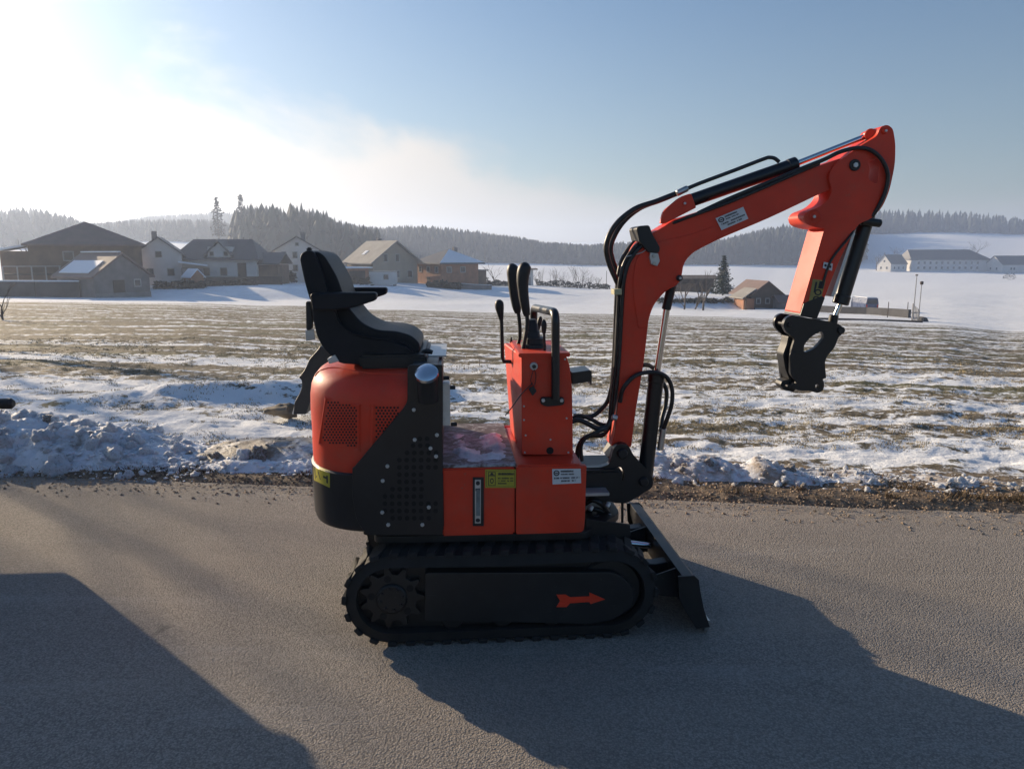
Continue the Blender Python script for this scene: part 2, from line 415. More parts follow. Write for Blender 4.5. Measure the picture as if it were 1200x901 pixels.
def terrain_material():
    m, nt, N, L, b = node_mat('field_ground')
    g = N.new('ShaderNodeNewGeometry')
    mpn = N.new('ShaderNodeMapping'); mpn.inputs['Scale'].default_value = (0.45, 1, 1)
    mpn.inputs['Rotation'].default_value = (0, 0, radians(6)); L.new(g.outputs['Position'], mpn.inputs[0])
    P = mpn.outputs[0]
    at_ = {}
    for k in ('snow', 'soil', 'grass'):
        a = N.new('ShaderNodeAttribute'); a.attribute_name = k; at_[k] = a.outputs['Fac']
    q = g.outputs['Position']
    n = mathn(N, L, 'ADD', mathn(N, L, 'MULTIPLY', noisen(N, L, P, 0.35, 6, 0.72), 0.13),
              mathn(N, L, 'ADD', mathn(N, L, 'MULTIPLY', noisen(N, L, P, 1.9, 6, 0.72, 0.3), 0.15),
                    mathn(N, L, 'MULTIPLY', noisen(N, L, q, 5.5, 5, 0.74, 0.3), 0.72)))
    # thin drifts left in the wheel rows, every three metres with weaker ones between
    sp = N.new('ShaderNodeSeparateXYZ'); L.new(q, sp.inputs[0])
    w = mathn(N, L, 'ADD', mathn(N, L, 'MULTIPLY_ADD', sp.outputs[0], 0.10, sp.outputs[1]), mathn(N, L, 'MULTIPLY', noisen(N, L, P, 0.12, 3), 1.8))
    def lines(per, a, b_, seed):
        sn_ = mathn(N, L, 'SINE', mathn(N, L, 'MULTIPLY', w, 2*pi/per))
        return mathn(N, L, 'MULTIPLY', rangen(N, L, sn_, a, b_), rangen(N, L, noisen(N, L, P, seed, 5, 0.65), 0.30, 0.58))
    row = mathn(N, L, 'ADD', mathn(N, L, 'MULTIPLY', lines(3.1, 0.50, 0.98, 0.45), 0.15), mathn(N, L, 'MULTIPLY', lines(1.05, 0.0, 0.95, 0.8), 0.10))
    n = mathn(N, L, 'ADD', n, mathn(N, L, 'SUBTRACT', row, 0.062))
    s = mathn(N, L, 'ADD', n, mathn(N, L, 'MULTIPLY', mathn(N, L, 'SUBTRACT', at_['snow'], 0.5), 0.42))
    mask = rangen(N, L, s, 0.472, 0.528)
    gn = noisen(N, L, q, 2.2, 8, 0.7); gf = noisen(N, L, q, 30, 4, 0.7)
    grass = mixn(N, L, rangen(N, L, gn, 0.32, 0.68), (0.150, 0.122, 0.080), (0.290, 0.245, 0.175))
    grass = mixn(N, L, rangen(N, L, gf, 0.4, 0.62), grass, (0.100, 0.085, 0.055))
    green = mixn(N, L, rangen(N, L, noisen(N, L, P, 0.5, 4), 0.45, 0.65), grass, (0.145, 0.135, 0.072))
    soiln = noisen(N, L, q, 14, 8, 0.75)
    soil = mixn(N, L, rangen(N, L, soiln, 0.36, 0.66), (0.080, 0.056, 0.038), (0.310, 0.235, 0.160))
    base = mixn(N, L, at_['soil'], green, soil)
    sn = mixn(N, L, rangen(N, L, noisen(N, L, q, 1.1, 6, 0.6), 0.35, 0.7), (0.86, 0.885, 0.91), (0.78, 0.79, 0.80))
    L.new(mixn(N, L, mask, base, sn), b.inputs['Base Color'])
    b.inputs['Roughness'].default_value = 0.8; b.inputs['Specular IOR Level'].default_value = 0.2
    h = mathn(N, L, 'ADD', mathn(N, L, 'MULTIPLY', soiln, 0.6), mathn(N, L, 'MULTIPLY', gf, 0.6))
    L.new(bumpn(N, L, h, 0.9, 0.03), b.inputs['Normal'])
    return m
def build_terrain():
    a_in = np.linspace(-0.86, 0.86, 470)
    a_out = 0.86*np.geomspace(1, 9, 26)[1:]
    A = np.concatenate([-a_out[::-1], a_in, a_out])
    Y = np.unique(np.concatenate([np.geomspace(3.4, 9, 190), np.geomspace(9, 130, 260), np.geomspace(130, 1700, 110)]))
    GY, GA = np.meshgrid(Y, A, indexing='ij'); GX = np.clip(GA*GY, -2500, 2500)
    Z = hz(GX, GY)+relief(GX, GY)
    nr, nc = GY.shape
    idx = np.arange(nr*nc).reshape(nr, nc)
    Fc = np.stack([idx[:-1, :-1], idx[:-1, 1:], idx[1:, 1:], idx[1:, :-1]], -1).reshape(-1, 4)
    V = np.stack([GX, GY, Z], -1).reshape(-1, 3)
    o = np_obj('field', V, Fc, terrain_material(), smooth=True)
    structure(o); o['label'] = 'snow patched meadow falling away to the village and the hills'
    X, Yv = GX.ravel(), GY.ravel()
    e = yedge(X); u = 600+F*X/Yv/cos(PITCH)
    nearsnow = np.interp(u, [0, 330, 520, 720, 1200], [0.80, 0.82, 0.66, 0.65, 0.60])
    midsnow = np.interp(u, [0, 250, 520, 720, 1000, 1200], [0.31, 0.35, 0.42, 0.48, 0.47, 0.41])
    big = fbm(X*0.10, Yv*0.22, 3, 71)-0.5
    t = sstep(Yv, 8.2, 12.5)
    snow = nearsnow*(1-t)+midsnow*t+0.13*big
    band = np.exp(-((Yv-e-1.05)/0.28)**2)*sstep(X, 0.2, 1.5)
    snow = snow-0.16*band
    streak = np.maximum(0, vnoise(X*0.035, (Yv+0.08*X)*0.62, 77)-0.62)*1.5
    snow = snow+0.6*streak*sstep(Yv, 9, 13)
    low = 0.055*(fbm(X*1.3, Yv*2.2, 4, 3)-0.5)+0.05*(fbm(X*4.2, Yv*6.5, 3, 9)-0.5)+0.03*(rows(X, Yv)-0.5)
    snow = snow-low*2.8*(1-sstep(Yv, 45, 80))
    yf = yfar(X, Yv)*(1+0.05*(fbm(X*0.06, Yv*0.02, 3, 81)-0.5))
    wl = np.interp(u, [0, 300, 420], [9.0, 5.0, 0.7]); f = sstep(Yv, yf-wl, yf+0.9); snow = snow*(1-f)+1.25*f
    ve = 1-sstep(Yv, e+0.42+0.35*(fbm(X*1.2, Yv*1.2, 4, 91)-0.5), e+0.75)
    left = 1-sstep(X, -1.0, 0.6)
    snow = snow*(1-ve)+ve*(-0.35)
    soil = np.clip((1-sstep(Yv, e+0.5, e+1.6))*1.0+0.25*sstep(fbm(X*0.6, Yv, 3, 95), 0.5, 0.7), 0, 1)
    for k, val in (('snow', snow), ('soil', soil), ('grass', soil*0)):
        at_ = o.data.attributes.new(k, 'FLOAT', 'POINT'); at_.data.foreach_set('value', val.astype(np.float32))
    return o, float(Z.min()), float(Z.max())
terrain, ZMIN, ZMAX = build_terrain()

# ------------------------------------------------------------------ road
def asphalt_material():
    m, nt, N, L, b = node_mat('asphalt')
    g = N.new('ShaderNodeNewGeometry'); P = g.outputs['Position']
    vo = N.new('ShaderNodeTexVoronoi'); vo.inputs['Scale'].default_value = 150; L.new(P, vo.inputs['Vector'])
    v2 = N.new('ShaderNodeTexVoronoi'); v2.inputs['Scale'].default_value = 300; L.new(P, v2.inputs['Vector'])
    sep = N.new('ShaderNodeSeparateColor'); L.new(vo.outputs['Color'], sep.inputs[0])
    c = mixn(N, L, sep.outputs[0], (0.235, 0.210, 0.186), (0.390, 0.350, 0.306))
    pit = rangen(N, L, vo.outputs['Distance'], 0.40, 0.75)
    c = mixn(N, L, mathn(N, L, 'MULTIPLY', pit, 0.40), c, (0.100, 0.088, 0.078))
    mpr = N.new('ShaderNodeMapping'); mpr.inputs['Scale'].default_value = (0.25, 1.6, 1); mpr.inputs['Rotation'].default_value = (0, 0, radians(6.8)); L.new(P, mpr.inputs[0])
    big = noisen(N, L, P, 0.7, 6, 0.6)
    c = mixn(N, L, mathn(N, L, 'MULTIPLY', rangen(N, L, big, 0.4, 0.7), 0.40), c, (0.20, 0.176, 0.152))
    lane = rangen(N, L, noisen(N, L, mpr.outputs[0], 1.0, 5, 0.6), 0.45, 0.68)
    c = mixn(N, L, mathn(N, L, 'MULTIPLY', lane, 0.22), c, (0.40, 0.345, 0.285))
    # dark dots of oil and damp
    spot = rangen(N, L, noisen(N, L, P, 3.0, 3, 0.5), 0.70, 0.76)
    c = mixn(N, L, mathn(N, L, 'MULTIPLY', spot, 0.5), c, (0.06, 0.06, 0.062))
    # hairline cracks, pale salt bloom and a few bright chips
    v3 = N.new('ShaderNodeTexVoronoi'); v3.feature = 'DISTANCE_TO_EDGE'; v3.inputs['Scale'].default_value = 0.55
    wob = N.new('ShaderNodeVectorMath'); wob.operation = 'ADD'; L.new(P, wob.inputs[0])
    nz = N.new('ShaderNodeTexNoise'); nz.inputs['Scale'].default_value = 2.6; nz.inputs['Detail'].default_value = 6; L.new(P, nz.inputs['Vector'])
    L.new(nz.outputs['Color'], wob.inputs[1]); L.new(wob.outputs[0], v3.inputs['Vector'])
    crack = mathn(N, L, 'MULTIPLY', rangen(N, L, v3.outputs['Distance'], 0.0035, 0.009, 1.0, 0.0), rangen(N, L, noisen(N, L, P, 0.45, 3), 0.50, 0.62))
    c = mixn(N, L, mathn(N, L, 'MULTIPLY', crack, 0.22), c, (0.05, 0.046, 0.043))
    salt = mathn(N, L, 'MULTIPLY', rangen(N, L, noisen(N, L, mpr.outputs[0], 2.3, 8, 0.7), 0.52, 0.72), 0.25)
    c = mixn(N, L, salt, c, (0.46, 0.43, 0.40))
    chip = mathn(N, L, 'MULTIPLY', rangen(N, L, v2.outputs['Distance'], 0.10, 0.16, 1.0, 0.0), rangen(N, L, noisen(N, L, P, 24, 2), 0.62, 0.68))
    c = mixn(N, L, mathn(N, L, 'MULTIPLY', chip, 0.7), c, (0.62, 0.60, 0.58))
    L.new(c, b.inputs['Base Color'])
    b.inputs['Roughness'].default_value = 0.9; b.inputs['Specular IOR Level'].default_value = 0.12
    h = mathn(N, L, 'SUBTRACT', mathn(N, L, 'MULTIPLY', sep.outputs[1], 0.7), mathn(N, L, 'MULTIPLY', vo.outputs['Distance'], 1.2))
    h = mathn(N, L, 'ADD', h, mathn(N, L, 'MULTIPLY', v2.outputs['Distance'], -0.3))
    L.new(bumpn(N, L, h, 0.85, 0.0030), b.inputs['Normal'])
    return m
def build_road():
    xs = np.concatenate([np.linspace(-60, -7, 40), np.linspace(-6.9, 6.9, 420), np.linspace(7, 60, 40)])
    rag = 0.09*(fbm(xs*3.0, xs*0+3, 5, 15)-0.5)+0.07*(fbm(xs*0.7, xs*0+9, 3, 25)-0.5)
    far = yedge(xs)+rag+0.03
    near = np.full_like(xs, -5.5)
    n = len(xs); V = []
    for t in (0, 0.5, 0.8, 0.97, 1.0):
        y = near*(1-t)+far*t
        V.append(np.stack([xs, y, np.full(n, 0.0 if t < 1 else -0.02)], -1))
    V = np.concatenate(V); I = np.arange(n-1)
    Fc = np.concatenate([np.stack([k*n+I, k*n+I+1, (k+1)*n+I+1, (k+1)*n+I], -1) for k in range(4)])
    o = np_obj('road', V, Fc, asphalt_material()); structure(o)
    o['label'] = 'rough grey asphalt lane crossing under the excavator'
    # ground beyond the near side of the road
    m = surf('verge_grass', (0.10, 0.085, 0.05), 0.9, var=0.4, scale=2)
    g = np_obj('ground', [(-400, -300, -0.06), (400, -300, -0.06), (400, 3.9, -0.06), (-400, 3.9, -0.06)], [(0, 1, 2, 3)], m); structure(g)
build_road()

# ------------------------------------------------------------------ loose cover: grit, stones, grass tufts
def scatter_stones(name, n, fx, size, m, label):
    base = np.array([(1, 0, 0), (0, 1, 0), (-1, 0, 0), (0, -1, 0), (0.1, 0.1, 0.75), (0, 0, -0.5)], float)
    tri = np.array([(0, 1, 4), (1, 2, 4), (2, 3, 4), (3, 0, 4), (1, 0, 5), (2, 1, 5), (3, 2, 5), (0, 3, 5)])
    P = fx(n); n = len(P)
    s = size[0]*(size[1]/size[0])**(RNG.random(n)**2.2)
    th = RNG.random(n)*2*pi
    jit = 1+0.5*(RNG.random((n, 6, 3))-0.5)
    V = base[None]*jit*s[:, None, None]*np.array([1, 0.75, 0.8])
    c, s_ = np.cos(th)[:, None], np.sin(th)[:, None]
    V = np.stack([V[..., 0]*c-V[..., 1]*s_, V[..., 0]*s_+V[..., 1]*c, V[..., 2]], -1)+P[:, None, :]
    Fc = (tri[None]+(np.arange(n)*6)[:, None, None]).reshape(-1, 3)
    o = np_obj(name, V.reshape(-1, 3), Fc, m, kind='stuff'); o['label'] = label
    return o
def pts_verge(n):
    X = RNG.uniform(-6.5, 6.5, n); d = RNG.normal(0.15, 0.24, n); Y = yedge(X)+d
    k = (d > -0.45) & (d < 0.9); X, Y = X[k], Y[k]
    Z = np.where(Y < yedge(X), 0.001, relief(X, Y)+hz(X, Y))
    return np.stack([X, Y, Z+0.002], -1)
def pts_road(n):
    X = RNG.uniform(-6, 6, n); Y = RNG.uniform(1.3, 5.2, n)
    k = Y < yedge(X)-0.05
    return np.stack([X, Y, np.full(n, 0.002)], -1)[k]
scatter_stones('gravel', 22000, pts_verge, (0.003, 0.015), surf('verge_gravel', (0.30, 0.22, 0.15), 0.9, var=0.55, scale=30), 'loose brown gravel and dirt along the road edge')
scatter_stones('gravel', 900, pts_road, (0.002, 0.006), surf('road_grit', (0.17, 0.155, 0.14), 0.85, var=0.5, scale=30), 'fine winter grit strewn over the asphalt')
def tufts(n, name, m, label, fx, hgt):
    X, Y = fx(n); n = len(X)
    Z = hz(X, Y)+relief(X, Y)
    nb = 4
    X, Y, Z = (np.repeat(q, nb) for q in (X, Y, Z))
    k = len(X)
    X = X+RNG.normal(0, 0.02, k); Y = Y+RNG.normal(0, 0.02, k)
    h = RNG.uniform(hgt[0], hgt[1], k); w = RNG.uniform(0.003, 0.007, k)*np.maximum(1, Y/9)
    th = RNG.random(k)*2*pi; lean = RNG.normal(0, 0.7, (k, 2))*h[:, None]
    b0 = np.stack([X-w*np.cos(th), Y-w*np.sin(th), Z-0.01], -1); b1 = np.stack([X+w*np.cos(th), Y+w*np.sin(th), Z-0.01], -1)
    tp = np.stack([X+lean[:, 0], Y+lean[:, 1], Z+h], -1)
    V = np.stack([b0, b1, tp], 1).reshape(-1, 3)
    o = np_obj(name, V, np.arange(3*k).reshape(-1, 3), m, kind='stuff'); o['label'] = label
def field_pts(n):
    Y = 6.0*(18/6.0)**RNG.random(n); a = RNG.uniform(-0.75, 0.75, n); X = a*Y
    dens = fbm(X*3.1, Y*4.5, 4, 61)+0.5*(fbm(X*0.5, Y*0.9, 3, 62)-0.5)
    thr = np.where((X < 0) & (Y < 9.5), 0.60, 0.53)
    k = dens > thr
    return X[k], Y[k]
def verge_pts(n):
    X = RNG.uniform(-6, 6, n); d = np.abs(RNG.normal(0, 0.3, n)); Y = yedge(X)+0.12+d
    k = (fbm(X*1.6, Y*1.6, 3, 67) > 0.5) & (d < 0.8)
    return X[k], Y[k]
mg = surf('dry_grass', (0.34, 0.275, 0.16), 0.9, var=0.45, scale=3)
tufts(60000, 'grass', mg, 'dry pale grass poking through the snow of the field', field_pts, (0.006, 0.022))
tufts(9000, 'grass', surf('dead_verge_grass', (0.17, 0.115, 0.06), 0.9, var=0.5, scale=6), 'flattened dead brown grass on the verge', verge_pts, (0.012, 0.04))

# ------------------------------------------------------------------ ploughed snow banks
def lump_mesh(seed, sub=3):
    b = bmesh.new(); bmesh.ops.create_icosphere(b, subdivisions=sub, radius=1.0)
    off = Vector((seed*3.7, seed*1.3, seed*7.1))
    for v in b.verts:
        p = v.co.copy()
        k = 1+0.45*noise.noise(p*1.2+off)+0.30*noise.noise(p*2.9+off)+0.20*noise.noise(p*6.5+off)
        v.co = p*k
    return b
LUMPS = []
for i in range(7):
    b = lump_mesh(i); me = bpy.data.meshes.new('snow_lump'); b.to_mesh(me); b.free()
    me.polygons.foreach_set('use_smooth', [True]*len(me.polygons)); me.materials.append(MT['snow']); LUMPS.append(me)
DLUMPS = []
for i in range(3):
    me = LUMPS[i].copy(); me.materials.clear(); me.materials.append(MT['dirty_snow']); DLUMPS.append(me)
def bank(x0, x1, yc, half, hfun, label, m, nl, big, seed, dirty=0.2, small=900, sparse=0.6, rough=1.0):
    nx, ny = int((x1-x0)/0.022), int(2*half/0.022)
    X, T = np.meshgrid(np.linspace(x0, x1, nx), np.linspace(-1, 1, ny), indexing='ij')
    Y = yc(X)+T*half*(1+0.25*(fbm(X*1.5, X*0, 3, seed)-0.5))
    prof = np.clip(1-np.abs(T)**2.2, 0, 1)*np.clip(np.minimum((X-x0)/0.3, (x1-X)/0.3), 0, 1)**0.7
    lum = np.abs(fbm(X*5.5, Y*5.5, 4, seed+1)-0.5)*2
    fine = fbm(X*17, Y*17, 3, seed+2)
    def height(X, Y, prof):
        lum = 1-np.abs(fbm(X*3.6, Y*3.6, 3, seed+1)-0.5)*3.4
        fine = fbm(X*11, Y*11, 4, seed+2)-0.5
        gap = sstep(fbm(X*1.9, Y*0.4, 3, seed+4), 0.5-sparse, 0.72-sparse)
        return gap*prof*hfun(X)*(0.66+rough*(0.38*lum*fbm(X*1.7, Y*1.7, 2, seed+3)*1.5+0.40*fine))
    Z = hz(X, Y)+relief(X, Y)+height(X, Y, prof)-0.03*(1-prof)
    idx = np.arange(nx*ny).reshape(nx, ny)
    Fc = np.stack([idx[:-1, :-1], idx[1:, :-1], idx[1:, 1:], idx[:-1, 1:]], -1).reshape(-1, 4)
    V = np.stack([X, Y, Z], -1).reshape(-1, 3)
    cx, cy = (x0+x1)/2, float(yc(np.array((x0+x1)/2)))
    root = thing('snow_bank', label, 'snow bank', (cx, cy, 0))
    V = V-np.array([cx, cy, 0])
    np_obj('mound', V, Fc, m, root, smooth=True)
    r = random.Random(seed)
    pool = lambda: (r.choice(DLUMPS) if r.random() < dirty else r.choice(LUMPS))
    def spot():
        x = r.uniform(x0+0.05, x1-0.05); t = max(-1.15, min(0.75, r.gauss(-0.35, 0.55)))
        y = float(yc(np.array(x)))+t*half
        p = max(0.0, 1-abs(t)**2.2)
        z = hz1(x, y)+float(relief(np.array(x), np.array(y)))+float(height(np.array(x), np.array(y), p))
        return x-cx, y-cy, z, x
    for i in range(nl):
        x, y, z, xx = spot(); s = r.uniform(*big)*(0.5+min(1.0, float(hfun(np.array(xx)))/0.2))
        o = link('snow_lump', pool(), root)
        o.location = (x, y, z-s*0.15); o.rotation_euler = [r.uniform(0, 6.3) for _ in range(3)]
        o.scale = (s*r.uniform(0.8, 1.3), s*r.uniform(0.8, 1.2), s*r.uniform(0.6, 1.0))
    bm = bmesh.new(); bmesh.ops.create_icosphere(bm, subdivisions=1, radius=1.0)
    bv = np.array([v.co for v in bm.verts]); bf = np.array([[v.index for v in f.verts] for f in bm.faces]); bm.free()
    VV, FF = [], []
    for i in range(small):
        x, y, z, xx = spot(); s = 0.004+0.016*r.random()**2.2
        VV.append(bv*(1+0.9*(RNG.random((len(bv), 1))-0.5))*s*np.array([r.uniform(.8, 1.6), r.uniform(.7, 1.3), r.uniform(.4, .9)])+np.array([x, y, z-s*0.1])); FF.append(bf+i*len(bv))
    np_obj('snow_crumb', np.concatenate(VV), np.concatenate(FF), m, root, kind='stuff')
    return root
def h_left(X): return np.interp(X, [-5.2, -3.9, -3.5, -3.1, -2.75, -2.45, -2.1], [0.28, 0.29, 0.29, 0.22, 0.13, 0.07, 0.02])
bank(-5.2, -2.05, lambda X: yedge(X)+0.62, 0.55, h_left, 'big lumpy heap of ploughed snow on the verge, furthest from the excavator', MT['snow'], 130, (0.014, 0.058), 3, 0.04, 2600)
def h_mid(X): return np.interp(X, [-2.6, -2.2, -1.8, -1.2, -0.4, 0.2], [0.02, 0.13, 0.20, 0.19, 0.13, 0.03])
bank(-2.6, 0.25, lambda X: yedge(X)+0.70, 0.42, h_mid, 'grey brown icy snow ridge on the verge behind the excavator tail', MT['dirty_snow'], 14, (0.02, 0.05), 13, 0.5, 160, 0.6, 0.28)
def h_right(X): return np.interp(X, [0.5, 0.9, 1.6, 2.3, 2.7, 3.2, 4.4], [0.05, 0.11, 0.10, 0.07, 0.03, 0.05, 0.07])
bank(0.5, 4.4, lambda X: yedge(X)+0.62, 0.30, h_right, 'low crumbly ridge of snow on the verge beyond the dozer blade', MT['verge_snow'], 120, (0.010, 0.042), 23, 0.30, 900, 0.22, 1.7)
def h_wet(X): return np.interp(X, [-2.4, -2.0, -1.0, -0.3], [0.03, 0.06, 0.07, 0.03])
bank(-2.4, -0.3, lambda X: yedge(X)+0.34, 0.16, h_wet, 'thin clean snow strip at the foot of the grey ice ridge', MT['snow'], 30, (0.012, 0.03), 33, 0.1, 400)
# ================================================================== MINI EXCAVATOR
ROT = radians(4.5)
ORG = Vector((0.0, 3.2, 0.0))
E1 = Vector((cos(ROT), sin(ROT), 0)); E2 = Vector((-sin(ROT), cos(ROT), 0))
CAML = Vector(((Vector((0, 0, CAM_H))-ORG).dot(E1), (Vector((0, 0, CAM_H))-ORG).dot(E2), CAM_H))
def rayl(u, v):
    d = ray(u, v); return Vector((d.dot(E1), d.dot(E2), d.z))
def M3(u, v, y):
    d = rayl(u, v); return CAML+d*((y-CAML.y)/d.y)
def M(u, v, y):
    p = M3(u, v, y); return (p.x, p.z)
def ML(pts, y): return [M(*p[:2], y)+tuple(p[2:]) for p in pts]

EX = thing('mini_excavator', 'small orange and black tracked excavator parked on the asphalt with its boom raised', 'excavator', ORG, ROT)
def part(name, bm, m, parent=EX, ang=35, kind=None): return to_obj(name, bm, MT[m], parent, ang, kind)

# ---- tracks -----------------------------------------------------------------
TY0, TY1 = -0.455, -0.285
xl = M(399, 697, TY0)[0]; xr = M(773, 690, TY0)[0]
TR, LUG = 0.177, 0.015
TC0, TC1, TZ = xl+TR+LUG, xr-TR-LUG, TR+LUG
def loop_point(s, r):
    """Point, tangent angle along the belt; s in metres along the pitch line of radius TR."""
    Lx = TC1-TC0; P = 2*Lx+2*pi*TR; s = s % P
    if s < Lx: return (TC0+s, TZ+r, 0.0)
    s -= Lx
    if s < pi*TR: a = pi/2-s/TR; return (TC1+r*cos(a), TZ+r*sin(a), -s/TR)
    s -= pi*TR
    if s < Lx: return (TC1-s, TZ-r, -pi)
    s -= Lx; a = -pi/2-s/TR; return (TC0+r*cos(a), TZ+r*sin(a), -pi-s/TR)
PER = 2*(TC1-TC0)+2*pi*TR
def track_belt():
    n = 96
    rings = []
    for i in range(n):
        s = PER*i/n; sag = 0.006*sin(min(1, s/(TC1-TC0))*pi) if s < TC1-TC0 else 0
        xo, zo, a = loop_point(s, TR); xi, zi, _ = loop_point(s, TR-0.042)
        zo -= sag; zi -= sag
        rings.append([(xo, TY0+0.012, zo), (xi, TY0, zi), (xi, TY1, zi), (xo, TY1-0.012, zo)])
    b = bmesh.new(); R = [[b.verts.new(p) for p in r] for r in rings]
    for i in range(n):
        a, c = R[i], R[(i+1) % n]
        for k in range(4): b.faces.new((a[k], a[(k+1) % 4], c[(k+1) % 4], c[k]))
    bmesh.ops.recalc_face_normals(b, faces=b.faces)
    return b
def lug_mesh():
    b = bmesh.new()
    w = TY1-TY0
    # chevron: two offset halves, one solid piece
    out = [(-0.030, -w/2), (0.008, -w/2), (0.020, -0.012), (0.032, 0.012), (0.036, w/2), (-0.002, w/2), (-0.014, 0.012), (-0.026, -0.012)]
    v0 = [b.verts.new((x, y, -0.004)) for x, y in out]
    v1 = [b.verts.new((x*0.84, y*0.985, LUG*(0.30 if abs(y) < 0.02 else 1.0))) for x, y in out]
    for k in range(8): b.faces.new((v0[k], v0[(k+1) % 8], v1[(k+1) % 8], v1[k]))
    b.faces.new(v1); b.faces.new(v0[::-1])
    bmesh.ops.recalc_face_normals(b, faces=b.faces)
    bevel_sharp(b, 0.003, 1)
    return b
lug_bm = lug_mesh(); LUGM = bpy.data.meshes.new('tread_lug'); lug_bm.to_mesh(LUGM); lug_bm.free(); LUGM.materials.append(MT['rubber'])
NL = 40
def build_track(near):
    t = part('rubber_track', track_belt(), 'rubber', ang=50)
    for i in range(NL):
        x, z, a = loop_point(PER*(i+0.3)/NL, TR-0.001)
        o = link('tread_lug', LUGM, t); o.location = (x, (TY0+TY1)/2, z); o.rotation_euler = (0, -a, 0)
    if not near: t.location = (0, -(TY0+TY1), 0)
    sg = -1 if near else 1
    y0 = TY0 if near else -TY0
    def yy(a, c): return (y0-sg*a, y0-sg*c) if near else (y0-a*1, y0-c*1)
    # sprocket at the rear, idler at the front, rollers below, frame cover
    sp = bmesh.new()
    Y = lambda q: (-0.37+q) if near else (0.37-q)
    teeth = [(TC0+r_*cos(a_), TZ+r_*sin(a_)) for k in range(11) for r_, a_ in ((.098, 2*pi*(k-.30)/11), (.126, 2*pi*(k-.10)/11), (.126, 2*pi*(k+.10)/11), (.098, 2*pi*(k+.30)/11))]
    join(sp, prism(teeth, min(Y(-0.06), Y(0.04)), max(Y(-0.06), Y(0.04)), bev=0.004))
    join(sp, cyl((TC0, Y(-0.074), TZ), (TC0, Y(-0.05), TZ), 0.060, 24, 0.006))
    spo = part('drive_sprocket', sp, 'black')
    for k in range(8):
        a = 2*pi*k/8+0.2
        part('bolt', cyl((TC0+0.044*cos(a), Y(-0.080), TZ+0.044*sin(a)), (TC0+0.044*cos(a), Y(-0.066), TZ+0.044*sin(a)), 0.007, 6, 0.001), 'black', spo)
    for k in range(5):
        a = 2*pi*k/5+0.5
        part('lightening_hole', cyl((TC0+0.080*cos(a), Y(-0.0612), TZ+0.080*sin(a)), (TC0+0.080*cos(a), Y(-0.058), TZ+0.080*sin(a)), 0.014, 12), 'hole', spo)
    part('idler_wheel', cyl((TC1, Y(-0.05), TZ), (TC1, Y(0.05), TZ), 0.130, 32, 0.01), 'black')
    for k in range(3):
        x = TC0+(TC1-TC0)*(0.27+0.23*k)
        part('track_roller', cyl((x, Y(-0.06), 0.098), (x, Y(0.06), 0.098), 0.045, 20, 0.006), 'black')
    fr_ = [loop_point(PER*i/72, TR-0.036)[:2] for i in range(72)]
    part('track_frame', prism(fr_, Y(-0.03), Y(0.03), bev=0), 'black')
    if near:
        pl = fillet(ML([(498, 672, 0.012), (724, 671, 0.05), (744, 690, 0.05), (744, 709, 0.05), (722, 727, 0.03), (700, 731), (690, 733), (640, 731), (498, 729, 0.012)], TY0-0.004), 0.01, 5)
    else:
        pl = fillet([(TC0+0.16, 0.30, 0.012), (TC1-0.02, 0.30, 0.05), (TC1+0.06, 0.19, 0.05), (TC1-0.02, 0.10, 0.03), (TC0+0.16, 0.09, 0.012)], 0.01, 5)
    ya, yb = (TY0+0.002, TY0+0.08) if near else (-TY0-0.08, -TY0-0.002)
    cv = part('track_frame_cover', prism(pl, ya, yb, bev=0.006), 'black')
    if near:
        AR = [(652, 696.5), (663, 696.5), (668, 699.5), (691, 698.5), (690.5, 694), (709, 702), (692, 707.5), (690.5, 705), (668, 706.5), (664, 711), (652, 711), (656.5, 704)]
        part('arrow_marking', prism(ML(AR, TY0), TY0-0.0005, TY0+0.0022, bev=0), 'orange', cv)
build_track(True); build_track(False)

# ---- undercarriage ----------------------------------------------------------
part('undercarriage_frame', box(TC0+0.05, TC1+0.02, -0.29, 0.29, 0.15, 0.335, 0.012), 'black')
part('cross_tube', box(TC0+0.12, TC0+0.26, -0.37, 0.37, 0.20, 0.30, 0.01), 'black')
part('cross_tube', box(TC1-0.22, TC1-0.08, -0.37, 0.37, 0.20, 0.30, 0.01), 'black')
xc = 0.5*(TC0+TC1)
part('slew_ring', cyl((xc, 0, 0.33), (xc, 0, 0.405), 0.22, 40, 0.006), 'black')

# ---- dozer blade ------------------------------------------------------------
BY = 0.44
prof = ML([(799, 674), (812, 674), (817, 679), (819, 692), (823, 712), (830, 732), (817, 735), (808, 716), (801, 700), (798, 686)], -BY)
prof = [(x, max(z, 0.012)) for x, z in prof]
bl = part('dozer_blade', prism(prof, -BY, BY, bev=0.004), 'black')
ecp = ML([(794, 674), (813, 673), (818, 678), (820, 692), (824, 712), (831, 733), (815, 735), (803, 716), (795, 700)], -BY)
ecp = [(x, max(z, 0.010)) for x, z in ecp]
for y0, y1 in ((-BY-0.012, -BY-0.001), (BY+0.001, BY+0.012)):
    part('end_plate', prism(ecp, y0, y1, bev=0.002), 'black', bl)
bx = prof[0][0]
part('blade_edge', prism([(prof[5][0]+0.004, 0.006), (prof[5][0]+0.010, 0.05), (prof[5][0]-0.006, 0.055), (prof[5][0]-0.016, 0.008)], -BY+0.004, BY-0.004, bev=0.001), 'steel', bl)
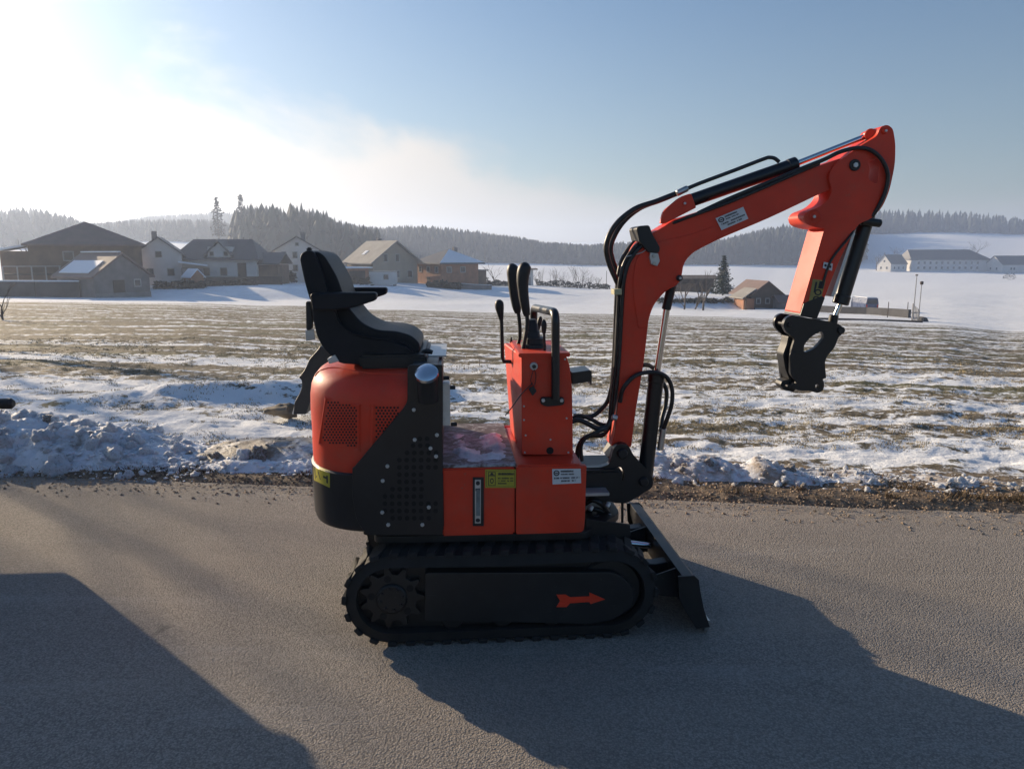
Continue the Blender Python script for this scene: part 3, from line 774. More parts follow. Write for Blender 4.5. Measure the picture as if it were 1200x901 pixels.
for y in (-0.21, 0.21):
    arm = prism([(TC1-0.15, 0.17), (TC1-0.12, 0.235), (bx-0.05, 0.215), (bx+0.015, 0.225), (bx+0.015, 0.09), (bx-0.06, 0.12)], y-0.03, y+0.03, bev=0.005)
    part('blade_arm', arm, 'black')
    part('pivot_bracket', prism(fillet([(TC1-0.2, 0.30), (TC1-0.02, 0.31), (TC1+0.05, 0.26), (TC1+0.02, 0.17), (TC1-0.2, 0.17)], 0.03), y-0.05, y-0.034, bev=0.003), 'black')
part('gusset', prism([(bx+0.012, 0.25), (bx-0.14, 0.20), (bx-0.14, 0.14), (bx+0.012, 0.12)], -0.36, -0.35, bev=0.002), 'black', bl)
part('gusset', prism([(bx+0.012, 0.25), (bx-0.14, 0.20), (bx-0.14, 0.14), (bx+0.012, 0.12)], 0.12, 0.13, bev=0.002), 'black', bl)
part('blade_cylinder', cyl((TC1-0.28, 0, 0.30), (TC1+0.04, 0, 0.235), 0.032, 20, 0.004), 'black')
part('blade_rod', cyl((TC1+0.03, 0, 0.237), (bx-0.01, 0, 0.20), 0.014, 14), 'chrome')

# ---- turntable plate ----------------------------------------------------------
zb = M(560, 627, -0.37)[1]
xa, xb_ = M(436, 634, -0.37)[0], M(737, 622, -0.30)[0]
plate = fillet([(xa, -0.34, 0.05), (M(686, 628, -0.37)[0], -0.36, 0.02), (xb_, -0.14, 0.05), (xb_, 0.14, 0.05), (M(686, 628, -0.37)[0], 0.36, 0.02), (xa, 0.34, 0.05)], 0.03)
b = prism([(x, z) for x, z in plate], 0, 0.03, bev=0.004)
bmesh.ops.transform(b, matrix=Matrix(((1, 0, 0, 0), (0, 0, 1, 0), (0, 1, 0, zb-0.036), (0, 0, 0, 1))), verts=b.verts)
bmesh.ops.recalc_face_normals(b, faces=b.faces)
part('turntable_plate', b, 'black')
fp = ML([(686, 607), (706, 610), (738, 614), (738, 627), (686, 630)], -0.30)
part('front_skirt', prism(fp, -0.31, -0.295, bev=0.002), 'black')

# ---- tail: counterweight, hood, side plate -------------------------------------
def plan(x_r, x_f, w, a, n=34, e=2.5, dy=0.0):
    """Plan outline of the rounded tail, from near front round the back to far front."""
    xc_ = x_r+a; out = [(x_f, -w)]
    for i in range(n+1):
        t = -pi/2+pi*i/n
        out.append((xc_-a*abs(cos(t))**(2/e), w*math.copysign(abs(sin(t))**(2/e), sin(t))))
    out.append((x_f, w)); return out
XR = M(363.6, 520, -0.12)[0]
def zlev(v, y=-0.12, u=366): return M(u, v, y)[1]
ZT0, ZT1 = M(430, 625.5, -0.37)[1], zlev(537)
XF = M(519, 530, -0.378)[0]
def ring(z, ins, xf, w=0.372, a=0.33):
    return [(x, y, z) for x, y in plan(XR+ins, xf, w-ins, a-ins*0.3)]
cw = loft([ring(ZT0, 0.018, XF), ring(ZT0+0.008, 0.004, XF), ring(ZT0+0.03, -0.002, XF), ring(ZT1-0.02, -0.006, XF), ring(ZT1-0.006, -0.006, XF), ring(ZT1, 0.002, XF)])
cwo_bvh = BVHTree.FromBMesh(cw)
part('counterweight', cw, 'blackgloss', ang=30)
XH = M(478, 470, -0.372)[0]
hz_ = [(537, 0.004), (533, 0.002), (520, 0.001), (500, 0.002), (478, 0.0), (460, 0.002), (449, 0.008), (441, 0.020), (434, 0.040), (429.5, 0.066), (427, 0.10)]
hood = loft([ring(zlev(v), ins, XH+0.02) for v, ins in hz_]+[ring(zlev(426), 0.16, XH+0.02)])
hood_bvh = BVHTree.FromBMesh(hood)
hd = part('engine_hood', hood, 'orange', ang=40)
# raised lip round the hood top
def on(bvh, u, v, eps=0.0015):
    d = rayl(u, v).normalized(); h, n, i, dist = bvh.ray_cast(CAML, d)
    if h is None: return None
    return h-d*eps
rim = [on(hood_bvh, u, v, -0.001) for u, v in ((369.5, 441), (374, 435.5), (384, 431.5), (396, 431), (410, 433.5), (430, 437), (455, 438.5), (476, 439))]
part('hood_crease', tube([p for p in rim if p], 0.0045, 6, 3), 'orange', hd)
def grid_on(bvh, quad, nx, ny, eps, flat_y=None):
    """Patch following a surface; quad = tl, tr, br, bl in photograph pixels."""
    tl, tr, br, bl_ = [Vector(q) for q in quad]; b = bmesh.new(); G = []
    for j in range(ny+1):
        row = []
        for i in range(nx+1):
            s, t = i/nx, j/ny
            p = (tl*(1-s)+tr*s)*(1-t)+(bl_*(1-s)+br*s)*t
            q = M3(p.x, p.y, flat_y-eps) if bvh is None else (on(bvh, p.x, p.y, eps) or on(bvh, p.x+1.5, p.y, eps) or M3(p.x, p.y, -0.2))
            row.append(b.verts.new(q))
        G.append(row)
    for j in range(ny):
        for i in range(nx): b.faces.new((G[j][i], G[j+1][i], G[j+1][i+1], G[j][i+1]))
    return b
def quad_uv(quad, s, t):
    tl, tr, br, bl_ = [Vector(q) for q in quad]
    p = (tl*(1-s)+tr*s)*(1-t)+(bl_*(1-s)+br*s)*t; return p.x, p.y
def st_poly(bvh, quad, polys, eps, flat_y=None):
    b = bmesh.new()
    for po in polys:
        vs = []
        for s, t in po:
            u, v = quad_uv(quad, s, t)
            vs.append(b.verts.new(M3(u, v, flat_y-eps) if bvh is None else (on(bvh, u, v, eps) or M3(u, v, -0.2))))
        try: b.faces.new(vs)
        except ValueError: pass
    return b
def bar(s0, s1, t0, t1): return [(s0, t0), (s1, t0), (s1, t1), (s0, t1)]
# louvred grilles: hood panels with dark discs for the shade in their holes
def grille(quad, rim_pts, pitch, r, clip=None):
    g = part('grille_panel', grid_on(hood_bvh, quad, 10, 10, 0.001), 'orange', hd)
    holes = bmesh.new(); j = 0
    xs = [q[0] for q in quad]; ys = [q[1] for q in quad]
    v = min(ys)+pitch*0.7
    def inside(u, v):
        c = False; k = len(quad)
        for i in range(k):
            (x1, y1), (x2, y2) = quad[i], quad[i-1]
            if (y1 > v) != (y2 > v) and u < (x2-x1)*(v-y1)/(y2-y1)+x1: c = not c
        return c
    while v < max(ys):
        u = min(xs)+(pitch*0.55 if j % 2 else 0)
        while u < max(xs):
            if all(inside(u+du, v+dv) for du in (-pitch*.6, pitch*.6) for dv in (-pitch*.5, pitch*.5)):
                vs = [on(hood_bvh, u+r*cos(a*pi/4+.4), v+r*sin(a*pi/4+.4), 0.0022) for a in range(8)]
                if all(p is not None for p in vs): holes.faces.new([holes.verts.new(p) for p in vs])
            u += pitch*1.1
        v += pitch*0.9; j += 1
    part('perforation', holes, 'hole', g, kind='stuff')
    rp = [on(hood_bvh, u, v, -0.001) for u, v in rim_pts]
    part('grille_rim', tube([p for p in rp if p], 0.0085, 8, 0), 'orange', hd)
G1 = [(383, 466), (421, 475), (421, 527), (375, 519)]
grille(G1, G1+[G1[0]], 3.5, 1.2)
G2 = [(438.5, 475.5), (474, 475), (464, 497), (437, 521)]
grille(G2, [(437, 474), (436, 523)], 3.8, 1.35)
# black side plate with its diagonal edge, tank behind it
SP = fillet(ML([(477.5, 427, 0.02), (519, 427, 0.006), (519, 626.5, 0.004), (430, 626.5, 0.02), (418, 610, 0.03), (413, 580, 0.03), (413, 548, 0.002), (415.5, 546.5, 0.01), (473, 478, 0.02), (477.5, 470, 0.02)], -0.380), 0.004, 4)
XS = M(478, 427, -0.380)[0]; ZS = M(500, 427, -0.38)[1]
sp_o = part('side_plate', prism(SP, -0.386, -0.374, bev=0.003), 'blackgloss')
part('hydraulic_tank', box(XS+0.005, XF-0.002, -0.372, 0.372, ZT1-0.1, ZS-0.004, 0.012), 'black')
part('seat_platform', box(M(420, 430, -0.3)[0], M(500, 430, -0.3)[0], -0.27, 0.27, zlev(427), ZS+0.022, 0.01), 'black')
zt2 = M(510, 417, -0.1)[1]
part('tank_cover', box(M(500, 420, -0.1)[0], M(523, 420, -0.1)[0], -0.12, 0.30, ZS-0.002, zt2, 0.008), 'zinc')
# bolts of the side plate, and dark discs for its shaded perforations
pf = bmesh.new()
rows_ = {438: None}
for k, (vv, u0, u1) in enumerate([(514, 492, 503), (522, 484, 505), (530.5, 477, 512), (539, 468, 512), (547.5, 468, 512), (556, 468, 494), (564.5, 468, 494), (573, 460, 494), (581.5, 451, 494), (590, 451, 512), (598.5, 451, 512), (607, 460, 503)]):
    u = u0
    while u <= u1:
        r_ = 2.9
        pf.faces.new([pf.verts.new(M3(u+r_*cos(a*pi/4+pi/8), vv+r_*sin(a*pi/4+pi/8), -0.3867)) for a in range(8)])
        u += 8.5
part('perforation', pf, 'hole', sp_o, kind='stuff')
for u, v in ((485, 480), (486, 515), (512, 509.5), (504.5, 525), (511, 534.5), (454, 546), (448.5, 563), (448, 600), (455, 614.5), (495, 614.5), (502.5, 594)):
    p = M3(u, v, -0.386); part('bolt', cyl(p+Vector((0, 0.002, 0)), p-Vector((0, 0.007, 0)), 0.0078, 6, 0.0015), 'zinc', sp_o)
# fuel filler with silver cap
q = M3(500, 437.5, -0.405)
neck = cyl(M3(502, 470, -0.375), q+Vector((0, 0.004, -0.004)), 0.040, 28, 0.004)
fn = part('filler_neck', neck, 'plastic')
ax = Vector((-0.06, -0.62, 0.78)).normalized()
part('filler_cap', tube([q-ax*.014, q-ax*.006, q+ax*.006, q+ax*.014, q+ax*.018], [.040, .045, .044, .034, .012], 32), 'cap', fn)
# latch rail on the front face of the tank
part('latch_rail', box(XF-0.002, M(527.5, 470, -0.36)[0], -0.372, -0.30, M(524, 498, -0.36)[1], M(524, 449, -0.36)[1], 0.003), 'zinc')
for (u, v) in ((523, 443), (530, 454), (532, 497)):
    p = M3(u, v, -0.33); part('latch_knob', cyl(p-Vector((0.012, 0, 0)), p+Vector((0.012, 0, 0)), 0.008, 10, 0.002), 'plastic')

# ---- labels ---------------------------------------------------------------------
def decal(quad, m, bvh=None, flat_y=None, nx=6, ny=6, parent=EX):
    return part('label', grid_on(bvh, quad, nx, ny, 0.0012, flat_y), m, parent)
def lettering(lab, quad, polys, bvh=None, flat_y=None, m='ink'):
    part('lettering', st_poly(bvh, quad, polys, 0.0022, flat_y), m, lab, kind='stuff')
def textline(s0, s1, t, h, rnd, dens=0.7):
    out = []; s = s0
    while s < s1:
        w = rnd.uniform(0.012, 0.03)
        if rnd.random() < dens: out.append(bar(s, min(s1, s+w), t-h/2*rnd.uniform(.7, 1), t+h/2))
        s += w+0.008
    return out
def oval(cs, ct, rs, rt, n=18): return [(cs+rs*cos(2*pi*k/n), ct+rt*sin(2*pi*k/n)) for k in range(n)]
def ringpolys(cs, ct, rs, rt, w, n=20):
    o = []
    for k in range(n):
        a, c = 2*pi*k/n, 2*pi*(k+1)/n
        o.append([(cs+rs*cos(a), ct+rt*sin(a)), (cs+rs*cos(c), ct+rt*sin(c)), (cs+rs*w*cos(c), ct+rt*w*sin(c)), (cs+rs*w*cos(a), ct+rt*w*sin(a))])
    return o
rl = random.Random(4)
def white_print():
    p = ringpolys(0.15, 0.27, 0.105, 0.19, 0.62)+[bar(0.10, 0.20, 0.24, 0.31)]
    p += textline(0.30, 0.74, 0.16, 0.13, rl, 0.95)+textline(0.30, 0.76, 0.36, 0.09, rl, 0.9)
    p += textline(0.06, 0.94, 0.60, 0.11, rl, 0.85)+textline(0.27, 0.80, 0.80, 0.11, rl, 0.85)
    return p
QW = [(647, 549.5), (680.5, 549), (681, 566), (647.5, 567.5)]
QB = [(838.5, 256), (871, 242.5), (877, 256.5), (845.5, 270)]

# ---- seat ---------------------------------------------------------------------
seat = part('seat_shell', prism(fillet(ML([(363, 345, .01), (386, 345, .01), (390, 356, .03), (393, 365, .02), (397, 378, .03), (407, 388, .03), (423, 394.5, .05), (456, 399, .05), (481, 408, .03), (489.5, 421, .03), (473, 427, .01), (433, 428.5), (398, 426), (382, 413, .03), (372, 397, .03), (366, 372, .02)], -0.235), 0.02, 5), -0.235, 0.235, bev=0.016, seg=3), 'vinyl', ang=50)
CU = ML([(376, 348, .02), (398, 346, .02), (411, 362, .05), (423, 377, .05), (441, 386.5, .06), (465, 387.5, .08), (482, 392.5, .05), (491.5, 401, .03), (493, 410, .02), (486, 417, .02), (440, 408, .02), (404, 392, .03), (386, 370, .03)], -0.19)
part('seat_cushion', prism(fillet(CU, 0.02, 5), -0.205, 0.205, bev=0.03, seg=4), 'vinyl', ang=60)
part('seat_piping', tube([M3(u, v, -0.237) for u, v in ((393, 366), (396.7, 377), (406.7, 387), (423, 393.5), (440, 396), (457, 398), (473, 402), (481.5, 407.5), (487, 417))], 0.0035, 6, 4), 'vinyl', seat)
BK = ML([(352, 303, .01), (354, 297, .02), (361.5, 293, .02), (368, 294.5, .01), (374.5, 309, .05), (381, 328, .05), (387, 352, .01), (364, 352, .01), (357, 328, .06)], -0.20)
bk = part('backrest_shell', prism(fillet(BK, 0.02, 5), -0.215, 0.215, bev=0.022, seg=4), 'vinyl', ang=60)
BC = ML([(365, 296, .01), (373, 294.5, .02), (381, 300, .03), (388, 311, .04), (396, 325, .04), (403, 345, .01), (410, 366, .02), (385, 366, .01), (379, 330, .04), (371, 308, .04)], -0.17)
part('backrest_cushion', prism(fillet(BC, 0.02, 5), -0.185, 0.185, bev=0.035, seg=4), 'vinyl', ang=60)
part('backrest_clip', box(*[M(360, 290, -.05)[0], M(365, 290, -.05)[0]], -0.07, -0.03, M(360, 297, -.05)[1], M(360, 290, -.05)[1], 0.004), 'plastic', bk)
for y0, y1 in ((-0.262, -0.205), (0.205, 0.262)):
    AR = [(363, 344, .012), (400, 342.8), (441.5, 342.8, .02), (441, 352, .02), (424, 357.5), (411, 361.5, .03), (392, 364, .02), (366, 364, .01)]
    part('armrest', prism(fillet(ML(AR, -0.262), 0.01, 4), y0, y1, bev=0.010, seg=3), 'vinyl', ang=50)
part('seat_belt_bracket', prism(fillet(ML([(359, 353), (364, 353), (367, 372), (366, 386), (359.5, 387)], -0.2), 0.01), -0.215, -0.185, bev=0.003), 'plastic')
part('seat_tag', prism(ML([(358, 387), (368, 385), (369.5, 398), (359, 399.5)], -0.2), -0.206, -0.200, bev=0.0005), 'zinc')
p = M3(494, 413, -0.2)
part('seat_adjuster', tube([p, M3(500, 411, -0.2), M3(507, 413, -0.2)], [0.006, 0.012, 0.008], 8), 'plastic')
part('seat_bolt_plate', prism(ML([(383, 421), (392, 416), (397, 424), (385, 427)], -0.25), -0.24, -0.2, bev=0.003), 'zinc')

# ---- platform and side panels ------------------------------------------------------
def deck_material():
    m, nt, N, L, b = node_mat('snowy_deck')
    v = coords(N)
    n = noisen(N, L, v, 9, 8, 0.7, 1.2); n2 = noisen(N, L, v, 45, 5, 0.7)
    f = rangen(N, L, mathn(N, L, 'ADD', mathn(N, L, 'MULTIPLY', n, 0.7), mathn(N, L, 'MULTIPLY', n2, 0.3)), 0.46, 0.60)
    L.new(mixn(N, L, f, (0.095, 0.062, 0.055), (0.42, 0.43, 0.46)), b.inputs['Base Color'])
    L.new(rangen(N, L, f, 0, 1, 0.62, 0.88), b.inputs['Roughness'])
    L.new(bumpn(N, L, n, 0.5, 0.006), b.inputs['Normal'])
    return m
MT['deck'] = deck_material(); MT['deck_snow'] = snow_mat('deck_snow', 0.38, 0.3, (0.19, 0.17, 0.165))
x0, x1, x2 = M(517.5, 580, -0.372)[0], M(604, 580, -0.372)[0], M(686, 580, -0.372)[0]
zd = M(565, 547.5, -0.372)[1]; zt = M(650, 546.0, -0.372)[1]; zp = M(604, 626, -0.372)[1]
part('body_frame', box(x0+0.01, x2-0.05, -0.34, 0.34, zp+0.003, zd-0.012, 0), 'black')
p1 = part('side_panel', box(x0, x1-0.0025, -0.372, -0.342, zp, zd-0.003, 0.006), 'orange')
zpp = zt-0.002
pan2 = [(x1+0.0025, zp), (x2-0.004, zp, 0.02), (x2, zp+0.05, 0.02), (x2+0.003, zpp, 0.006), (x1+0.0025, zpp, 0.003)]
b = bmesh.new()
p2 = part('side_panel', prism(fillet(pan2, 0.008, 5), -0.372, -0.342, bev=0.006), 'orange')
part('side_panel', box(x0, x2, 0.342, 0.372, zp, zd-0.003, 0.006), 'orange')
part('front_panel', box(x2-0.046, x2-0.004, -0.341, 0.341, zp+0.002, zpp-0.006, 0.006), 'orange')
part('floor_plate', box(x0-0.005, x1+0.004, -0.365, 0.372, zd-0.002, zd+0.008, 0.002), 'deck')
def rough_patch(x0, x1, y0, y1, z, hgt, seed, nx=46, ny=46):
    b = bmesh.new(); G = []
    for i in range(nx+1):
        r_ = []
        for j in range(ny+1):
            x, y = x0+(x1-x0)*i/nx, y0+(y1-y0)*j/ny
            ed = min(1, min(i, nx-i)/8)*min(1, min(j, ny-j)/8)
            k = noise.fractal(Vector((x*9+seed, y*9, 0)), 1.0, 2.0, 5)
            r_.append(b.verts.new((x, y, z-0.006+hgt*ed*max(0, 0.48+k))))
        G.append(r_)
    for i in range(nx):
        for j in range(ny): b.faces.new((G[i][j], G[i+1][j], G[i+1][j+1], G[i][j+1]))
    return b
part('snow_patch', rough_patch(x0+0.03, x1-0.005, -0.35, 0.20, zd+0.008, 0.022, 3), 'deck_snow', kind=None, ang=60)
part('console_base', box(M(606, 540, -0.372)[0], M(681, 540, -0.372)[0], -0.366, 0.30, zd-0.03, zt+0.004, 0.004), 'orange')
Q1 = [(554.5, 559), (566.5, 559), (566.5, 616), (554.5, 616)]
gz = ML([(554, 559), (567, 559), (567, 616), (554, 616)], -0.373)
gg = part('gauge_frame', prism(gz, -0.377, -0.370, bev=0.002), 'plastic')
part('gauge_glass', prism(ML([(556.5, 562), (563.5, 562), (563.5, 613), (556.5, 613)], -0.377), -0.3785, -0.375, bev=0.0005), 'zinc', gg)
Q1 = [(556.5, 562), (563.5, 562), (563.5, 613), (556.5, 613)]
lettering(gg, Q1, [oval(0.5, 0.08, 0.35, 0.05), bar(0.1, 0.9, 0.2, 0.26), bar(0.25, 0.8, 0.47, 0.56), oval(0.5, 0.93, 0.38, 0.045)], None, -0.3785)
part('gauge_tube', prism(ML([(558, 573), (562.5, 573), (562.5, 604), (558, 604)], -0.3785), -0.3815, -0.378, bev=0.0005), 'gauge', gg)
QY = [(568.5, 550), (604.5, 550), (604.5, 571.5), (568.5, 571.5)]
ly = decal(QY, 'yellow', None, -0.3725)
fr = lambda a, c, d, e, w=0.03: [bar(a, c, d, d+w*1.5), bar(a, c, e-w*1.5, e), bar(a, a+w, d, e), bar(c-w, c, d, e)]
lettering(ly, QY, fr(0.03, 0.97, 0.06, 0.94, 0.012)+fr(0.10, 0.34, 0.13, 0.88, 0.02)+[[(0.22, 0.14), (0.29, 0.30), (0.15, 0.30)], bar(0.12, 0.32, 0.31, 0.36)]
          + ringpolys(0.22, 0.62, 0.06, 0.15, 0.6)+textline(0.42, 0.94, 0.24, 0.14, rl, 1.0)+textline(0.42, 0.92, 0.48, 0.08, rl, .85)+textline(0.42, 0.93, 0.62, 0.08, rl, .85)+textline(0.42, 0.7, 0.76, 0.08, rl, .85), None, -0.3725)
lw = decal(QW, 'white', None, -0.3725); lettering(lw, QW, white_print(), None, -0.3725)
QT = [(367.5, 544), (386.5, 551.5), (386.5, 571.5), (368, 562.5)]
lt = decal(QT, 'yellow', cwo_bvh, None, 8, 6)
lettering(lt, QT, [[(0.12, 0.78), (0.27, 0.28), (0.30, 0.36), (0.18, 0.72)], [(0.27, 0.28), (0.42, 0.78), (0.36, 0.72), (0.26, 0.42)], bar(0.12, 0.42, 0.72, 0.78), bar(0.78, 0.88, 0.35, 0.80), bar(0.58, 0.80, 0.45, 0.58)], cwo_bvh)

# ---- control console -----------------------------------------------------------------
CN = fillet(ML([(611, 417, .008), (664, 418, .006), (667.5, 428, .01), (670.5, 455, .03), (671, 490, .02), (671.5, 533.5, .004), (611.5, 532.5, .004)], -0.235), 0.005, 4)
cb = prism(CN, -0.235, 0.215, bev=0.004)
zl0, zl1 = M(611, 532, -.235)[1], M(611, 417, -.235)[1]
for v in cb.verts:           # the rear face leans back towards the far side
    k = (v.co.y+0.235)/0.45; t = (v.co.z-zl0)/(zl1-zl0)
    if v.co.x < M(640, 480, -.235)[0]: v.co.x -= k*(0.012+0.026*t)
con = part('control_console', cb, 'orange')
part('console_shelf', box(M(611, 417, -.235)[0]-0.012, M(665, 417, -.235)[0]+0.01, -0.245, 0.225, M(640, 417, -.235)[1]-0.004, M(640, 413.5, -.235)[1], 0.003), 'orange')
kx = M3(625.5, 429, -0.236); ks = part('key_switch', cyl(kx+Vector((0, .004, 0)), kx-Vector((0, .010, 0)), 0.016, 20, 0.003), 'zinc', con)
part('switch_barrel', cyl(kx-Vector((0, .008, 0)), kx-Vector((0, .018, 0)), 0.008, 12, 0.001), 'plastic', con)
part('key_string', tube([M3(625, 434, -.252), M3(622, 446, -.252), M3(626, 452, -.25), M3(628, 440, -.25), M3(626, 433, -.25)], 0.0016, 5, 5), 'plastic')
part('key', prism(fillet(ML([(619, 455), (625, 452), (629, 458), (624, 464)], -0.25), 0.006), -0.254, -0.247, bev=0.001), 'plastic')
part('pull_cable', tube([M3(624, 449, -.25), M3(611, 462, -.27), M3(600, 477, -.28), M3(592, 487, -.28)], 0.0022, 6, 4), 'hose')
for (u, v) in ((614, 476), (614, 492), (615, 530), (664, 490), (666, 530), (662, 421), (616, 510), (645, 515)):
    p = M3(u, v, -.236); part('bolt', cyl(p+Vector((0, .002, 0)), p-Vector((0, .004, 0)), 0.0042, 6, 0.0008), 'zinc', con)
p = M3(644.5, 528, -.236); part('cable_hole', cyl(p+Vector((0, .003, 0)), p-Vector((0, .0012, 0)), 0.015, 18), 'hole', con)
# grab bar across the console
y_n, y_f = -0.262, 0.25
c1, c0 = M3(651, 366, y_n), M3(651, 468, y_n)
d1 = M3(625.5, 360.5, y_f); d0 = Vector((d1.x, y_f, c0.z))
R_ = 0.017
def corner(a, p, c, r=0.045, n=6):
    d1_, d2_ = (a-p).normalized(), (c-p).normalized(); q1, q2 = p+d1_*r, p+d2_*r
    return [q1*(1-t)**2+p*2*t*(1-t)+q2*t*t for t in [k/n for k in range(n+1)]]
part('grab_bar', tube([c0]+corner(c0, c1, d1)+corner(c1, d1, d0)+[d0], R_, 16), 'blackgloss', ang=50)
for y0, y1 in ((-0.252, -0.236), (0.216, 0.232)):
    part('bar_flange', prism(fillet(ML([(633, 465, .02), (661, 465, .02), (661, 474, .02), (640, 476, .02), (633, 473, .02)], -.24), 0.02), y0, y1, bev=0.002), 'black')
for u in (636.5, 658):
    p = M3(u, 469, -.253); part('bolt', cyl(p, p-Vector((0, .007, 0)), 0.008, 6, 0.001), 'zinc')
# joysticks with bellows
def joystick(pts_grip, rad, pts_stem, y):
    j = part('joystick', tube([M3(u, v, y) for u, v in pts_grip], rad, 16, 5), 'plastic', ang=60)
    part('stem', tube([M3(u, v, y) for u, v in pts_stem], 0.0085, 10, 3), 'black', j)
joystick([(603.5, 309.8), (602.5, 312), (601, 317), (601.3, 326), (602, 338), (603.5, 349), (605.5, 360), (607, 367)], [0.008, 0.023, 0.0265, 0.025, 0.0225, 0.021, 0.019, 0.013], [(607, 364), (609, 380), (609, 396), (605.5, 408), (604, 413)], 0.09)
joystick([(618.5, 308.6), (617, 311), (614, 317), (612.5, 328), (613, 340), (614.2, 351), (616, 362), (617.5, 370)], [0.008, 0.022, 0.027, 0.025, 0.022, 0.0205, 0.018, 0.013], [(617, 366), (618, 380), (615, 398), (612, 413)], -0.09)
bz = [(416, 17), (409, 16.5), (408, 14.5), (402, 14), (401, 12.3), (395, 12), (394, 10), (388, 9), (387, 7.8), (380, 7), (374, 5)]
bel = [[(M(625, v, 0)[0]+(hw/880*3.2)*(1.0*math.copysign(abs(cos(a))**0.6, cos(a)))-(0.008 if v < 395 else 0), 0.10*math.copysign(abs(sin(a))**0.6, sin(a))*(hw/15), M(625, v, 0)[1]) for a in [2*pi*k/24 for k in range(24)]] for v, hw in bz]
bel = [[(x if x > 0 else x, y, z) for x, y, z in r_] for r_ in bel]
part('lever_bellows', loft([[(p[0]*1.0, p[1], p[2]) for p in r_] for r_ in bel]), 'plastic', ang=40)
# side levers
def lever(knob, kr, stem, y, sr=0.008):
    l = part('lever', tube([M3(u, v, y) for u, v in stem], sr, 10), 'black')
    part('knob', tube([M3(u, v, y) for u, v in knob], kr, 16, 3), 'plastic', l, 60)
lever([(585, 351.2), (585, 354), (585.3, 360), (586.5, 368), (587.5, 375)], [0.006, 0.017, 0.019, 0.014, 0.009], [(587.5, 372), (588.8, 419), (590, 423.5), (602, 424), (612, 424)], 0.02, 0.0085)
lever([(637.5, 374.5), (637.5, 379), (637.5, 384), (637.5, 391)], [0.004, 0.011, 0.011, 0.007], [(637.5, 388), (638, 400), (638.5, 416)], -0.16, 0.0055)
lever([(634, 371), (633, 374), (632, 379), (631, 386)], [0.004, 0.010, 0.010, 0.006], [(631, 384), (630, 395), (632, 416)], 0.14, 0.0055)
lever([(599, 395), (599, 400), (600, 408)], [0.003, 0.006, 0.004], [(600, 406), (601, 418)], 0.18, 0.004)
# foot bracket
fb = prism(fillet(ML([(669, 435.5), (690, 432.5), (692, 434), (692, 450), (690.5, 450), (690, 446), (669, 449)], -.16), 0.003), -0.19, -0.06, bev=0.003)
part('front_bracket', fb, 'blackgloss')

# ---- swing bracket and boom --------------------------------------------------------------
SB = fillet(ML([(719.5, 524, .02), (727, 519.5, .02), (736, 521, .02), (745, 538, .02), (757, 548, .03), (765.5, 561, .02), (765, 571, .02), (749, 581, .03), (734, 590, .02), (717, 589, .02), (706, 581, .02), (687, 574), (687, 548), (704, 547.5), (714, 544)], -.10), 0.01, 4)
HO = [M(725.2+6.6*cos(a), 556.5+9.5*sin(a), -.10) for a in [2*pi*k/16 for k in range(16)]]
sb = part('swing_bracket', prism(SB, -.10, -.062, [HO], bev=0.005), 'blackgloss')
HF = [M(724.5+12*cos(a), 556+14*sin(a), .08) for a in [2*pi*k/16 for k in range(16)]]
part('far_cheek', prism(SB, .062, .10, [HF] if False else (), bev=0.005) if False else prism(fillet(ML([(727, 519.5, .02), (736, 521, .02), (745, 538, .02), (757, 548, .03), (765.5, 561, .02), (765, 571, .02), (749, 581, .03), (742, 585), (742, 545), (727, 540)], -.10), .01, 4), .062, .10, bev=.004), 'blackgloss', sb)
part('bracket_web', prism(ML([(739, 541), (746, 541), (760, 556), (762, 570), (748, 579), (739, 584)], -.10), -.0615, .0615, bev=.004), 'black', sb)
part('swing_post', box(x2-0.03, M(722, 560, 0)[0], -.13, .13, M(700, 586, -.1)[1], M(700, 549, -.1)[1], 0.01), 'black')
part('swing_plate', box(M(684, 578, -.2)[0], M(714, 578, -.2)[0], -.205, -.03, M(690, 581, -.2)[1], M(690, 577.5, -.2)[1], 0.002), 'zinc')
for (u, v, r) in ((729, 531, .022), (754, 564, .020)):
    p = M3(u, v, -.10); part('pivot_pin', cyl((p.x, -.118, p.z), (p.x, .118, p.z), r, 20, .004), 'black', sb)
part('lock_rod', cyl(M3(729.3, 589, -.06), M3(729.3, 612, -.06), 0.006, 8), 'black')
part('boom_foot_stop', prism(ML([(713, 538), (722, 523), (724, 540)], -.08), -.06, .06, bev=.003), 'black')
BM = [(716.5, 524), (722, 500, .05), (727, 422, .3), (733.5, 319, .1), (736.5, 301, .05), (744, 286, .06), (757, 275, .05), (767, 272, .02), (790, 258), (843, 241.7, .3), (935, 203.5, .3), (975, 189, .2), (1000, 181, .06), (1013, 184, .04), (1015, 200, .04), (1003, 214, .08), (968, 224, .2), (900, 256.5, .3), (843, 280, .2), (812, 296, .08), (801.5, 308, .06), (799, 324, .02), (795, 333.5, .02), (780, 341, .06), (766.5, 356.5, .08), (760.5, 373, .08), (755, 423, .3), (744, 489, .2), (740, 524)]
boom = part('boom', prism(fillet(ML(BM, -.06), 0.01, 5), -.06, .06, bev=.004), 'orange')
part('boom_side_plate', prism(fillet(ML([(745, 300, .05), (770, 283, .05), (806, 276, .05), (838, 264.5, .05), (842, 278, .02), (811, 295.5, .06), (800.5, 308, .06), (798, 324, .03), (793, 331.5, .02), (778, 340, .05), (764.5, 357, .05), (757, 385, .05), (748, 385, .04), (741, 340, .05)], -.064), .01, 5), -.0645, -.058, bev=.003), 'orange', boom)
